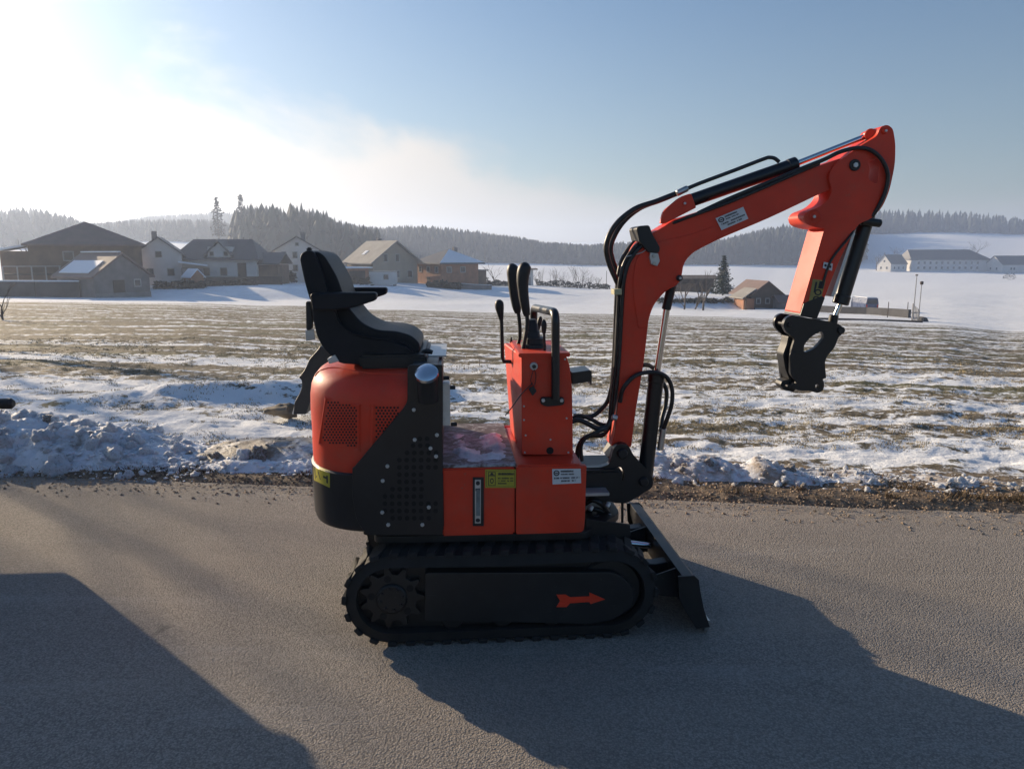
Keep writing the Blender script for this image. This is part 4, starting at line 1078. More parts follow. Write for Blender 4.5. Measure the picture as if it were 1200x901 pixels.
for (u, v, r, y) in ((797, 326, .013, .078), (1002.5, 193.5, .024, .082), (802.5, 238.5, .012, .066), (1038, 153.5, .012, .085), (954, 254, .015, .085)):
    p = M3(u, v, -y); q = part('pin', cyl((p.x, -y, p.z), (p.x, y, p.z), r, 20, .003), 'black' if r > .02 or r == .013 else 'orange')
    part('bolt', cyl((p.x, -y-.006, p.z), (p.x, -y+.002, p.z), r*.45, 6, .001), 'zinc', q)
# boom cylinder
def cylinder(a, bq, c, rb, rr, y=0.0, gland=True):
    A, B_, D = M3(*a, y), M3(*bq, y), M3(*c, y)
    q = part('hydraulic_cylinder', cyl(A, B_, rb, 26, .004), 'blackgloss', ang=40)
    d = (B_-A).normalized()
    part('cylinder_gland', cyl(B_-d*.035, B_+d*.006, rb*1.10, 26, .004), 'blackgloss', q, 40)
    part('piston_rod', cyl(B_, D, rr, 18), 'chrome', q)
    return q
cylinder((755, 566), (769.5, 439), (781.5, 360), .034, .0150)
part('rod_end', cyl(M3(780.5, 363, 0), M3(788, 331, 0), .020, 16, .004), 'black')
cylinder((806, 236.5), (932, 192.5), (1022, 157), .0275, .0115)
part('rod_eye', cyl(M3(1020, 157.8, -.035), M3(1020, 157.8, .035)*1.0, .024, 18, .003), 'orange')
part('rod_eye', cyl(M3(1013, 161, 0), M3(1026, 155.5, 0), .017, 14, .003), 'steel')
cylinder((1017, 252), (985, 355), (975, 381), .032, .0115)
p = M3(1024, 262, 0); part('cylinder_trunnion', cyl(M3(1009, 259, -.05), M3(1032, 262, -.05), .017, 14, .004), 'black')
part('rod_end', cyl(M3(977.5, 369, 0), M3(974, 386, 0), .020, 16, .004), 'black')
for y0, y1 in ((-.060, -.040), (.040, .060)):
    part('cylinder_lug', prism(fillet(ML([(774, 262, .004), (776.5, 248, .02), (797, 231, .02), (810, 226.5, .01), (816, 243.5, .004), (780, 262)], y0), .005), y0, y1, bev=.003), 'orange', boom)

# ---- arm (dipper) ------------------------------------------------------------------------
AM = [(1031.5, 149, .02), (1040, 146, .02), (1046.5, 151, .02), (1049.5, 168, .06), (1049, 193, .1), (1042, 225, .1), (1033.5, 244, .06), (1020.5, 257, .04), (1006, 262, .03), (985, 301, .1), (963, 357, .1), (957, 371.5), (937, 368), (951, 320), (965.5, 270), (967, 268, .01), (957, 267, .02), (944, 262.5, .03), (941.5, 254, .03), (946, 248, .03), (962, 242, .03), (971, 234, .02), (975.5, 224, .02), (970.5, 207, .03), (977, 194, .03), (990, 184, .04), (1006.5, 172, .03), (1028, 159.5, .02)]
SL = fillet(ML([(1016, 187, .01), (1030.5, 184.5, .01), (1031, 195), (1028, 216, .01), (1017, 211, .02), (1019.5, 199)], -.075), .005, 3)
arm = part('dipper_arm', prism(fillet(ML(AM, -.075), .01, 5), -.075, .075, [SL], bev=.0035), 'orange')
part('arm_boss', cyl(M3(953.5, 255, -.083), M3(953.5, 255, -.070), .030, 20, .004), 'orange', arm)
part('arm_end', prism(ML([(937.5, 370), (942, 355.5), (963.5, 347), (967, 349), (957.5, 374)], -.080), -.0805, .0805, bev=.003), 'blackgloss')
QA = [(952.5, 327), (967.5, 329), (960.5, 357), (947.5, 354)]
la = decal(QA, 'oldyellow', None, -.0755, parent=arm)
lettering(la, QA, [bar(.55, .95, .05, .35), [(.25, .1), (.4, .1), (.4, .55), (.25, .55)]]+ringpolys(.62, .52, .3, .13, .6)+ringpolys(.62, .80, .3, .12, .6), None, -.0755)
QC = [(965.5, 307), (976, 309), (975, 317.5), (964, 314)]
lc = decal(QC, 'white', None, -.0785, parent=arm); lettering(lc, QC, [oval(.25, .5, .13, .2), oval(.75, .5, .13, .2)], None, -.0785)
lb = decal(QB, 'white', None, -.0650, parent=boom); lettering(lb, QB, white_print(), None, -.0650)

# ---- quick coupler ------------------------------------------------------------------------
QK = [(928, 369, .01), (937, 371.5), (956, 374), (974, 377, .03), (985.5, 381, .03), (989.5, 387, .02), (986, 392.5, .02), (982.5, 394.5, .01), (978, 407.5, .05), (966, 420.5, .03), (968, 443, .005), (963.5, 444), (966, 450, .03), (964.5, 457.5, .03), (957.5, 461, .03), (950.5, 457.8, .03), (936.5, 457.8, .03), (929, 455, .02), (922, 454), (922.5, 451), (930, 451.5, .01), (933, 447, .02), (926, 439, .03), (925.5, 415, .03), (931, 397, .02), (927, 393, .02), (921.5, 390, .03), (917, 381, .03), (921, 372.5, .03)]
HB = fillet(ML([(963, 388, .01), (966, 395, .02), (955, 408.5, .03), (942, 413.5, .01), (941.5, 405, .02), (951, 393.5, .03)], -.06), .01, 4)
hs = [M(957.4+2.2*cos(a), 452.8+3.2*sin(a), -.06) for a in [2*pi*k/10 for k in range(10)]]
hp = [M(924.5+2.6*cos(a), 380.6+3.0*sin(a), -.06) for a in [2*pi*k/12 for k in range(12)]]
qc = bmesh.new()
qk = part('quick_coupler', prism(fillet(ML(QK, -.06), .008, 4), -.062, -.040, [HB, hs, hp], bev=.003), 'blackgloss')
HL = fillet(ML([(966, 386, .02), (985, 388, .03), (984, 400, .03), (975, 412, .03), (956, 420, .02), (941, 414, .01), (942, 405, .02), (951, 395, .03)], -.08), .01, 4)
part('coupler_cheek', prism(fillet(ML(QK, -.08), .008, 4), .058, .082, [HL], bev=.002) if False else prism(fillet(ML([(928, 369, .01), (956, 374), (985.5, 381, .03), (989.5, 387, .02), (984, 392, .02), (962, 384, .03), (944, 396, .03), (940, 412, .03), (956, 424, .02), (956, 445), (950, 457, .02), (929, 455, .02), (926, 439, .03), (925.5, 415, .03), (931, 396, .02), (922, 390, .03), (918, 381, .03), (921, 372.5, .03)], -.06), .008, 4), .040, .062, bev=.003), 'blackgloss', qk)
core = fillet(ML([(928, 372), (948, 375), (944, 386), (935, 398), (934, 414), (955, 419), (955, 440, .01), (938, 446), (930, 436), (930, 402)], -.03), .01, 4)
part('coupler_core', prism(core, -.0395, .0395, bev=.004), 'black', qk)
part('coupler_link', prism(fillet(ML([(920, 392), (927, 396), (926, 440), (930, 448), (922, 446), (916, 430), (913.5, 414), (918, 402)], -.0), .01), -.034, .034, bev=.004), 'black', qk)
for (u, v, r, L_) in ((985, 387, .016, .072), (924.5, 380.6, .010, .070), (931, 452, .012, .060)):
    p = M3(u, v, -.06); part('coupler_pin', cyl((p.x, -L_, p.z), (p.x, L_, p.z), r, 18, .003), 'black', qk)
part('coupler_hook', prism(fillet(ML([(913, 445), (921, 443), (925, 449), (930, 452), (927, 458), (916, 456), (911, 450)], 0), .006), -.030, .030, bev=.003), 'black', qk)
part('coupler_seam', tube([M3(u, v, -.063) for u, v in ((926.5, 425), (925.8, 417), (928, 412.5), (932, 413))], .0035, 6, 4), 'black', qk)

# ---- hoses -----------------------------------------------------------------------------------
def hose(pts, r=.0085, name='hydraulic_hose', m='hose', n=10):
    return part(name, tube([M3(u, v, y) for u, v, y in pts], r, n, 6), m, ang=60)
hose([(790, 228, -.01), (770, 236, -.02), (744, 245, -.03), (722, 263, -.04), (711, 285, -.04), (713, 306, -.03), (722, 328, -.03), (726, 340, -.03), (724, 380, -.03), (721, 430, -.03), (717, 470, -.03), (716, 492, -.03)], .0115)
hose([(794, 226.5, .03), (772, 235, .03), (748, 245, .03), (728, 263, .03), (716, 287, .03), (718, 306, .03), (726, 326, .02), (729, 345, .02), (726, 400, .02), (722, 470, .02)], .0115)
hose([(752, 283, -.05), (742, 292, -.06), (732, 308, -.06), (727, 326, -.06), (725, 350, -.05), (722, 420, -.05), (717, 468, -.05), (715, 490, -.05)])
hose([(756, 285, -.06), (746, 294, -.066), (736, 310, -.066), (731, 330, -.066), (729, 352, -.062), (725.5, 420, -.06), (720, 470, -.06), (717, 492, -.05)])
hose([(748, 280, .0), (738, 290, .0), (729, 305, .0), (724.5, 325, .0), (722.5, 350, .0), (719, 430, .0), (714, 465, .0), (704, 480, .0), (692, 488, .0), (672, 487, .0)], .010)
hose([(716, 490, -.05), (711, 500, -.06), (700, 502, -.06), (688, 496, -.06), (678, 492, -.06), (670, 494, -.06)], .011)
hose([(718, 487, -.02), (713, 497, -.02), (704, 497, -.02), (692, 491, -.02), (680, 487, -.03), (671, 490, -.03)], .009)
hose([(716, 495, .03), (707, 509, .03), (694, 510, .03), (684, 514, .03), (678, 524, .03), (676, 537, .03)], .011)
hose([(712, 502, -.08), (700, 506, -.09), (688, 512, -.09), (681, 522, -.09), (682, 540, -.09)], .008)
hose([(726.6, 471, -.07), (729, 458, -.085), (735.5, 448, -.09), (745, 440, -.08), (757, 436.5, -.06), (771, 436.8, -.05), (782, 443, -.04), (787.5, 456, -.04), (787, 474, -.04), (781, 493, -.03), (776, 506, -.02)], .0095)
hose([(753, 428, .03), (760, 428, .04), (768, 434, .04), (775, 445, .04), (781, 458, .04), (780, 474, .04), (776, 490, .02), (774.5, 506, .0)], .0095)
part('hose_fitting', cyl(M3(777.5, 502, -.02), M3(773.5, 527, -.02), .014, 14, .003), 'steel')
part('hose_fitting', cyl(M3(717, 488, -.07), M3(723, 490, -.07), .012, 10, .002), 'zinc')
part('hose_fitting', cyl(M3(793, 227, -.01), M3(806, 220.5, -.01), .013, 10, .003), 'steel')
part('cylinder_pipe', tube([M3(u, v, -.01) for u, v in ((800, 223.5), (820, 215), (860, 200), (895, 186.5), (902, 184.8), (908, 186), (913, 190))], .0082, 10, 4), 'blackgloss')
hose([(818, 250, -.045), (850, 235, -.062), (900, 214, -.066), (935, 199.5, -.072), (966, 187, -.08), (985, 178, -.086), (1006, 173.5, -.09), (1022, 177, -.09), (1035, 190, -.09), (1040.5, 207, -.088), (1037, 226, -.085), (1029, 243, -.08), (1022, 254, -.07)], .0085)
hose([(775, 268, -.03), (800, 257, -.066), (850, 239, -.070), (900, 218, -.070), (934, 203, -.075), (960, 192, -.06)], .007)
hose([(1004, 264, -.06), (996, 277, -.078), (985, 290, -.080), (974, 305, -.080), (968, 320, -.079), (963, 338, -.079)], .0055)
part('hose_guard', prism(ML([(998, 272), (1001, 274), (976, 348), (972.5, 347)], -.05), -.06, .02, bev=.002), 'zinc')
hc = part('hose_clamp', prism(fillet(ML([(744.5, 268, .01), (748, 265), (760, 264, .01), (764, 275), (773, 291, .01), (771, 297, .01), (759, 296, .01), (748, 283)], -.07), .006), -.085, .05, bev=.005), 'plastic')
part('clamp_bracket', prism(ML([(762, 296), (771, 297), (773, 306), (770, 312), (763, 310), (761, 302)], -.075), -.080, -.062, bev=.002), 'zinc', hc)
for (u, v) in ((766, 300), (766.5, 309)):
    p = M3(u, v, -.08); part('bolt', cyl(p+Vector((0, .002, 0)), p-Vector((0, .006, 0)), .008, 6, .001), 'steel', hc)
part('hose_tie', prism(ML([(719.5, 339), (728.5, 338.5), (728.5, 345.5), (719.5, 345.5)], -.08), -.085, -.02, bev=.002), 'tie')
part('clamp_wire', tube([M3(u, v, -.07) for u, v in ((757, 293), (752, 296), (744, 298.5), (733, 301))], .0022, 6, 4), 'zinc')
# pipes and fittings in front of the turntable
for pts in ([(686, 590, -.12), (694, 586, -.14), (704, 590, -.14), (712, 600, -.12), (716, 612, -.1)], [(686, 602, -.1), (695, 596, -.12), (707, 600, -.12), (714, 608, -.1), (718, 616, -.08)], [(688, 580, -.05), (700, 582, -.05), (711, 592, -.05), (719, 606, -.05)], [(687, 612, -.16), (697, 606, -.17), (706, 608, -.16), (713, 614, -.14)]):
    hose(pts, .011)
for (u, v) in ((691, 598), (700, 609), (711, 594), (713, 608)):
    p = M3(u, v, -.16); part('hose_fitting', cyl(p, p+Vector((.012, .01, .016)), .010, 8, .002), 'zinc')
# ================================================================== VILLAGE
VM = dict(
    white=surf('white_render', (0.55, 0.54, 0.52), 0.85, var=0.08, scale=0.4, dust=0.12),
    cream=surf('cream_render', (0.36, 0.30, 0.23), 0.85, var=0.10, scale=0.4, dust=0.12),
    timber=surf('brown_timber', (0.15, 0.095, 0.062), 0.8, var=0.25, scale=0.8),
    darktimber=surf('dark_timber', (0.105, 0.078, 0.060), 0.85, var=0.25, scale=0.8),
    greyboard=surf('grey_boards', (0.17, 0.155, 0.15), 0.85, var=0.2, scale=0.8),
    brick=surf('orange_brick', (0.32, 0.15, 0.085), 0.85, var=0.2, scale=1.2),
    slate=surf('slate_roof', (0.085, 0.083, 0.088), 0.6, var=0.15, scale=0.7),
    brownroof=surf('brown_roof', (0.17, 0.115, 0.10), 0.7, var=0.15, scale=0.7),
    paleroof=surf('pale_roof', (0.26, 0.245, 0.22), 0.75, var=0.12, scale=0.5, dust=0.2, dust_col=(0.6, 0.6, 0.62)),
    glass=surf('window_glass', (0.035, 0.042, 0.05), 0.12, var=0.2, scale=1, spec=0.7),
    frame=surf('window_frame', (0.40, 0.39, 0.37), 0.6, var=0.05, scale=2),
    darkwood=surf('dark_wood', (0.070, 0.050, 0.038), 0.8, var=0.25, scale=2),
    concrete=surf('grey_concrete', (0.21, 0.20, 0.19), 0.9, var=0.2, scale=0.8),
    darkstone=surf('dark_stone', (0.060, 0.060, 0.064), 0.9, var=0.25, scale=0.8),
    bark=surf('bark', (0.075, 0.060, 0.048), 0.9, var=0.3, scale=5),
    twig=surf('bare_twigs', (0.090, 0.072, 0.060), 0.9, var=0.3, scale=2),
    needle=surf('conifer_needles', (0.020, 0.032, 0.022), 0.9, var=0.45, scale=0.12),
    spruce=surf('spruce_needles', (0.030, 0.050, 0.032), 0.85, var=0.4, scale=1.2),
    hedge=surf('hedge_twigs', (0.060, 0.058, 0.042), 0.9, var=0.4, scale=1.5),
    blue=surf('blue_car_paint', (0.045, 0.070, 0.15), 0.3, var=0.05, scale=3, coat=0.5),
    orange=MT['orange'], metal=surf('galvanised_metal', (0.24, 0.24, 0.25), 0.5, metal=0.6, var=0.15, scale=5),
)
SNOW = MT['clean_snow']
def vpart(name, bm, m, parent, ang=30, kind=None):
    return to_obj(name, bm, VM[m] if isinstance(m, str) else m, parent, ang, kind)
def xprism(pts, x0, x1, bev=0.0):
    """Outline in (y, z) run along x."""
    b = prism(pts, x0, x1, bev=bev)
    for v in b.verts: v.co = Vector((v.co.y, v.co.x, v.co.z))
    bmesh.ops.recalc_face_normals(b, faces=b.faces); return b
def win(root, face, s, z, w, h, L, W, fm='frame'):
    """A window with a frame standing proud of its wall and a recessed pane."""
    def T(bm):
        for v in bm.verts:
            x, y, zz = v.co
            if face == 'f': v.co = (x+s, -W/2+y, zz+z)
            elif face == 'b': v.co = (s-x, W/2-y, zz+z)
            elif face == 'r': v.co = (L/2-y, x+s, zz+z)
            else: v.co = (-L/2+y, s-x, zz+z)
        bmesh.ops.recalc_face_normals(bm, faces=bm.faces); return bm
    fw = 0.10
    ringo = [(-w/2, -h/2), (w/2, -h/2), (w/2, h/2), (-w/2, h/2)]
    ringi = [(-w/2+fw, -h/2+fw), (w/2-fw, -h/2+fw), (w/2-fw, h/2-fw), (-w/2+fw, h/2-fw)]
    f = vpart('window', T(prism(ringo, -0.07, 0.05, [ringi], bev=0)), fm, root)
    vpart('pane', T(prism([(x*0.995, zz*0.995) for x, zz in ringi], -0.02, 0.04, bev=0)), 'glass', f)
def walls(root, L, W, he, hr, m, gable=True):
    if gable: b = xprism([(-W/2, -1.2), (W/2, -1.2), (W/2, he), (0, hr-0.05), (-W/2, he)], -L/2, L/2)
    else: b = box(-L/2, L/2, -W/2, W/2, -1.2, he, 0)
    return vpart('wall', b, m, root)
def gable_roof(root, L, W, he, hr, m, ov=0.5, th=0.22):
    k = (hr-he)/(W/2); e = W/2+ov
    pts = [(-e, he-k*ov), (0, hr), (e, he-k*ov), (e, he-k*ov+th), (0, hr+th), (-e, he-k*ov+th)]
    return vpart('roof', xprism(pts, -L/2-ov, L/2+ov), m, root)
def hip_roof(root, L, W, he, hr, m, il, ir, ov=0.5):
    a, c = L/2+ov, W/2+ov
    b = bmesh.new()
    lo = [b.verts.new(p) for p in ((-a, -c, he-0.15), (a, -c, he-0.15), (a, c, he-0.15), (-a, c, he-0.15))]
    mi = [b.verts.new(p) for p in ((-a, -c, he+0.05), (a, -c, he+0.05), (a, c, he+0.05), (-a, c, he+0.05))]
    r0, r1 = b.verts.new((-L/2+il, 0, hr)), b.verts.new((L/2-ir, 0, hr))
    b.faces.new(lo[::-1])
    for k in range(4): b.faces.new((lo[k], lo[(k+1) % 4], mi[(k+1) % 4], mi[k]))
    b.faces.new((mi[0], mi[1], r1, r0)); b.faces.new((mi[1], mi[2], r1)); b.faces.new((mi[2], mi[3], r0, r1)); b.faces.new((mi[3], mi[0], r0))
    bmesh.ops.recalc_face_normals(b, faces=b.faces)
    return vpart('roof', b, m, root)
def chimney(roof, x, y, z0, z1, m='concrete'):
    vpart('chimney', box(x-0.35, x+0.35, y-0.35, y+0.35, z0, z1, 0.03), m, roof)
def house(name, label, cat, u, Y, rz, dz=0.0, group=None):
    p = ground_at(u, Y); p.z += dz
    return thing(name, label, cat, p, rz, group)

HG = 'houses of the village beyond the field'
# big brown house
h = house('brown_house', 'big brown timber house under a broad hipped roof, largest building of the village', 'house', 106, 101, pi/2+radians(27), group=HG)
walls(h, 13, 12.4, 6.0, 9, 'timber', False); r = hip_roof(h, 13, 12.4, 6.0, 9.0, 'brownroof', 4.6, 4.6, 0.6)
vpart('wing_wall', box(-4, 4, 6.21, 9.4, -1, 5.2, 0), 'timber', h)
vpart('wing_roof', xprism([(6.2, 5.9), (9.9, 5.15), (9.9, 5.4), (6.2, 6.15)], -4.5, 4.5), SNOW, h)
for s in (-3.6, -0.6, 2.6): win(h, 'l', s, 2.1, 1.3, 1.3, 13, 12.4)
for s in (-2.6, 2.0): win(h, 'l', s, 4.6, 1.2, 1.2, 13, 12.4)
vpart('balcony_deck', box(-8.2, -6.51, 2.8, 8.8, 2.35, 2.55, 0.02), 'darkwood', h)
vpart('balcony_rail', box(-8.2, -8.12, 2.8, 8.8, 3.35, 3.45, 0.01), 'frame', h)
for k in range(5):
    y = 2.9+1.45*k
    vpart('balcony_post', box(-8.22, -8.08, y, y+0.14, -1, 3.34, 0.01), 'frame', h)
# shed in front of it
h = house('wooden_shed', 'grey board shed with a snowy roof panel in front of the big brown house', 'shed', 121, 89, radians(-30), group=HG)
walls(h, 7.2, 6.8, 2.5, 4.9, 'greyboard'); r = gable_roof(h, 7.2, 6.8, 2.5, 4.9, 'brownroof', 0.45)
def slope_sheet(root, name, L, W, he, hr, x0, x1, t0, t1, m, th=0.09, side=-1):
    k = (hr-he)/(W/2)
    f = lambda t: (side*(W/2)*t, hr+0.24-(hr-he)*t)
    (ya, za), (yb, zb_) = f(t0), f(t1)
    b = xprism([(ya, za), (yb, zb_), (yb, zb_+th), (ya, za+th)], x0, x1)
    return vpart(name, b, m, root)
slope_sheet(h, 'snow_sheet', 7.2, 6.8, 2.5, 4.9, -3.2, 2.6, 0.42, 0.98, SNOW)
vpart('ridge_snow', box(-3.9, 3.4, -0.22, 0.22, 5.1, 5.26, 0.04), SNOW, r)
vpart('door', box(3.6, 3.66, -1.2, 0.2, -1, 2.0, 0.02), 'darkwood', h)
win(h, 'r', 1.8, 1.6, 0.9, 0.9, 7.2, 6.8)
vpart('stone_base', box(3.6, 3.75, -3.4, 3.4, -1.0, 0.55, 0.02), 'concrete', h)
# retaining wall at the far left
def run(name, label, cat, pts, hgt, th, m, cap=None, group=None, z0=-0.8, pn='panel'):
    """A wall following the ground through points (u, Y): one part per length."""
    P = [ground_at(u, Y) for u, Y in pts]
    root = thing(name, label, cat, P[0], 0, group)
    for a, c in zip(P, P[1:]):
        d = (c-a); d.z = 0; n = Vector((-d.y, d.x, 0)).normalized()*th/2
        b = bmesh.new(); vs = []
        for p in (a, c):
            for q in (-n, n):
                for zz in (z0, hgt): vs.append(b.verts.new(p-P[0]+q+Vector((0, 0, zz))))
        bmesh.ops.convex_hull(b, input=list(b.verts)); bmesh.ops.recalc_face_normals(b, faces=b.faces)
        vpart(pn, b, m, root)
        if cap:
            b = bmesh.new()
            for p in (a, c):
                for q in (-n*1.1, n*1.1):
                    for zz in (hgt+0.002, hgt+cap): b.verts.new(p-P[0]+q+Vector((0, 0, zz)))
            bmesh.ops.convex_hull(b, input=list(b.verts)); bmesh.ops.recalc_face_normals(b, faces=b.faces)
            vpart('snow_cap', b, SNOW, root)
    return root
run('garden_wall', 'long dark retaining wall with a snow cap below the big brown house', 'wall', [(-60, 84), (-10, 84), (40, 84), (92, 85.5)], 1.75, 0.4, 'darkstone', 0.14)
# white house behind
h = house('white_cottage', 'small white house with a grey gable between the brown house and dormer house', 'house', 190, 116, pi/2+0.35, group=HG)
walls(h, 8, 6.2, 4.6, 6.9, 'white'); r = gable_roof(h, 8, 6.2, 4.6, 6.9, 'slate', 0.5); chimney(r, -1.5, 0.6, 6, 7.9)
for s in (-1.5, 1.3): win(h, 'l', s, 1.9, 1.1, 1.2, 8, 6.2)
win(h, 'l', 0, 4.5, 1.0, 1.0, 8, 6.2)
vpart('lean_to_wall', box(-5.5, -4.01, -6.0, -3.0, -1, 2.5, 0.02), 'greyboard', h)
vpart('lean_to_roof', xprism([(-6.6, 2.75), (-2.7, 3.3), (-2.7, 3.5), (-6.6, 2.95)], -6.2, -3.6), SNOW, h)
# dormer house
h = house('dormer_house', 'white walled house with a long dark roof and a pointed dormer over the door', 'house', 264, 119, 0.03, group=HG)
walls(h, 12.2, 8.4, 3.7, 6.8, 'white', False); r = hip_roof(h, 12.2, 8.4, 3.7, 6.8, 'slate', 1.5, 1.6, 0.6)
vpart('dormer', xprism([(-4.3, 3.6), (-1.2, 3.6), (-1.2, 5.6), (-4.3, 5.6)], -1.0, 2.3), 'white', h)
b = prism([(-1.55, 4.05), (0.65, 6.35), (2.85, 4.05), (2.85, 4.3), (0.65, 6.6), (-1.55, 4.3)], -4.75, -0.6, bev=0)
vpart('dormer_roof', b, 'slate', h)
vpart('dormer_gable', prism([(-1.2, 4.0), (2.5, 4.0), (0.65, 6.2)], -4.32, -4.1, bev=0), 'white', h)
for s in (-0.4, 1.7): win(h, 'f', s, 4.55, 0.8, 0.8, 12.2, 8.64)
for s in (-4.6, -1.4, 1.2): win(h, 'f', s, 1.9, 1.2, 1.3, 12.2, 8.4)
vpart('entrance', box(3.3, 4.6, -4.28, -4.15, -1, 3.2, 0.02), 'darkwood', h)
vpart('wing_wall', box(6.12, 9.0, -3.2, 3.4, -1, 2.9, 0.02), 'timber', h)
vpart('wing_roof', xprism([(-3.8, 2.95), (0, 4.6), (3.9, 2.95), (3.9, 3.15), (0, 4.8), (-3.8, 3.15)], 6.0, 9.5), 'slate', h)
run('board_fence', 'dark low board fence in front of the dormer house', 'fence', [(236, 112), (262, 112), (290, 112), (330, 112)], 1.15, 0.12, 'darkwood', pn='board_panel')
# little hut catching the sun
h = house('garden_hut', 'tiny orange wooden hut with a snow covered roof beside the dormer house', 'hut', 226, 106, radians(-40), group=HG)
walls(h, 2.2, 1.8, 1.6, 2.5, 'brick'); gable_roof(h, 2.2, 1.8, 1.6, 2.5, SNOW, 0.25, 0.14); win(h, 'f', 0, 0.9, 0.6, 0.6, 2.2, 1.8)
# white gable house
h = house('gable_house', 'tall white gable house with four windows, just behind the seat of the excavator', 'house', 350, 134, pi/2+0.25, group=HG)
walls(h, 10, 7.2, 5.3, 7.5, 'white'); r = gable_roof(h, 10, 7.2, 5.3, 7.5, 'slate', 0.45); chimney(r, -2, -1, 6.5, 8.3)
for s in (-1.6, 0.4, 2.2): win(h, 'l', s, 4.5, 0.9, 1.2, 10, 7.2)
for s in (-1.6, 0.4, 2.2): win(h, 'l', s, 2.3, 0.9, 1.2, 10, 7.2)
win(h, 'l', 0.0, 6.3, 0.7, 0.7, 10, 7.2)
# pale roofed house
h = house('cream_house', 'cream house with a wide pale snow dusted roof and a gable facing the field', 'house', 448, 136, radians(-48), group=HG)
walls(h, 8.6, 9.2, 3.9, 7.2, 'cream'); r = gable_roof(h, 8.6, 9.2, 3.9, 7.2, 'paleroof', 0.8); chimney(r, -1.5, 0.4, 6.6, 7.9)
for s in (-2.0, 0.4): win(h, 'r', s, 4.4, 0.9, 1.4, 8.6, 9.2)
for s in (-2.6, 0.2, 2.9): win(h, 'r', s, 1.6, 1.2, 1.3, 8.6, 9.2)
slope_sheet(h, 'skylight', 8.6, 9.2, 3.9, 7.2, -1.2, -0.2, 0.55, 0.75, SNOW)
h = house('garage', 'low wooden garage with a flat snowy roof beside the cream house', 'garage', 409, 128, radians(-48), group=HG)
walls(h, 5.2, 4.4, 2.5, 2.6, 'brick', False); vpart('roof', box(-3.1, 3.1, -2.7, 2.7, 2.5, 2.72, 0.02), SNOW, h)
vpart('door', box(2.6, 2.66, -1.5, 1.5, -0.8, 2.1, 0.02), 'darkwood', h); win(h, 'f', -0.6, 1.5, 1.0, 0.8, 5.2, 4.4)
h = house('site_container', 'white flat box container with one dark window in front of the cream house', 'container', 449, 122, 0.02)
vpart('body', box(-2.1, 2.1, -1.2, 1.2, 0.0, 2.0, 0.04), 'white', h); win(h, 'f', 0.6, 1.2, 0.9, 0.9, 4.2, 2.4)
vpart('roof', box(-2.15, 2.15, -1.25, 1.25, 2.0, 2.1, 0.02), 'metal', h)
for x in (-1.8, 1.8):
    vpart('foot', box(x-0.15, x+0.15, -1.0, 1.0, -0.8, 0.0, 0.02), 'concrete', h)
# brick house
h = house('brick_house', 'orange brick house with a low snowy hipped roof, one side lit by the sun', 'house', 524, 139, radians(-50), group=HG)
walls(h, 8.0, 8.2, 4.0, 6.4, 'brick', False); r = hip_roof(h, 8.0, 8.2, 4.0, 6.4, 'slate', 3.4, 3.4, 0.9); chimney(r, 0.8, 1.2, 5.2, 6.9)
b = bmesh.new()
vs = [b.verts.new(p) for p in ((4.85, -4.9, 4.12), (4.85, 4.9, 4.12), (0.62, 0.05, 6.46), (4.80, -4.85, 4.19), (4.80, 4.85, 4.19), (0.62, 0.0, 6.52))]
bmesh.ops.convex_hull(b, input=vs); vpart('roof_snow', b, SNOW, r)
for s in (-2.6, 0.0, 2.6): win(h, 'f', s, 2.9, 1.0, 1.1, 8.0, 8.2)
for s in (-2.4, 0.6): win(h, 'r', s, 2.9, 1.1, 1.1, 8.0, 8.2)
vpart('door', box(-0.5, 0.5, -4.16, -4.11, -0.9, 1.6, 0.02), 'darkwood', h)
vpart('annex', box(-1, 3.2, 4.11, 6.6, -1, 2.6, 0.02), 'timber', h); vpart('annex_roof', box(-1.3, 3.5, 4.0, 6.9, 2.6, 2.8, 0.02), 'slate', h)
run('garden_fence', 'grey slatted garden fence in front of the brick house', 'fence', [(536, 124), (556, 124), (576, 125)], 1.0, 0.1, 'greyboard', 0.06, pn='fence_panel')
# small pale tower hut
h = house('transformer_hut', 'narrow pale hut with a thin dark canopy roof behind the control levers', 'hut', 619, 150, 0.1)
vpart('wall', box(-0.9, 0.9, -0.9, 0.9, -1, 3.2, 0.02), 'white', h); vpart('roof', xprism([(-1.2, 3.2), (1.2, 3.35), (1.2, 3.5), (-1.2, 3.35)], -1.2, 1.8), 'darkwood', h)
vpart('door', box(-0.4, 0.4, -0.95, -0.91, -0.5, 1.8, 0.02), 'metal', h)
# cottage at the right
h = house('brown_cottage', 'low brown cottage with a pale porch roof beside the snowy spruce', 'cottage', 888, 101.5, radians(-84))
walls(h, 6.5, 4.2, 1.85, 3.45, 'darktimber'); gable_roof(h, 6.5, 4.2, 1.85, 3.45, 'brownroof', 0.35, 0.14)
for s in (-1.15, 0.1, 1.25): win(h, 'r', s, 1.0, 0.65, 0.75, 6.5, 4.2)
vpart('porch_wall', box(1.2, 4.4, -3.6, -2.11, -2.2, 1.35, 0.02), 'brick', h)
b = bmesh.new()
bmesh.ops.convex_hull(b, input=[b.verts.new(p) for p in ((0.4, -4.0, 1.35), (4.9, -4.0, 1.35), (4.2, -1.9, 2.55), (0.4, -1.9, 2.55), (0.4, -4.0, 1.47), (4.9, -4.0, 1.47), (4.2, -1.9, 2.67), (0.4, -1.9, 2.67))])
vpart('porch_roof', b, 'paleroof', h)
for y in (-3.5, -2.3): vpart('porch_post', box(4.62, 4.74, y, y+0.12, -2.2, 1.35, 0.01), 'darkwood', h)
h = house('long_shed', 'long dark open shed with a flat roof behind the bare young trees', 'shed', 806, 126, 0.06)
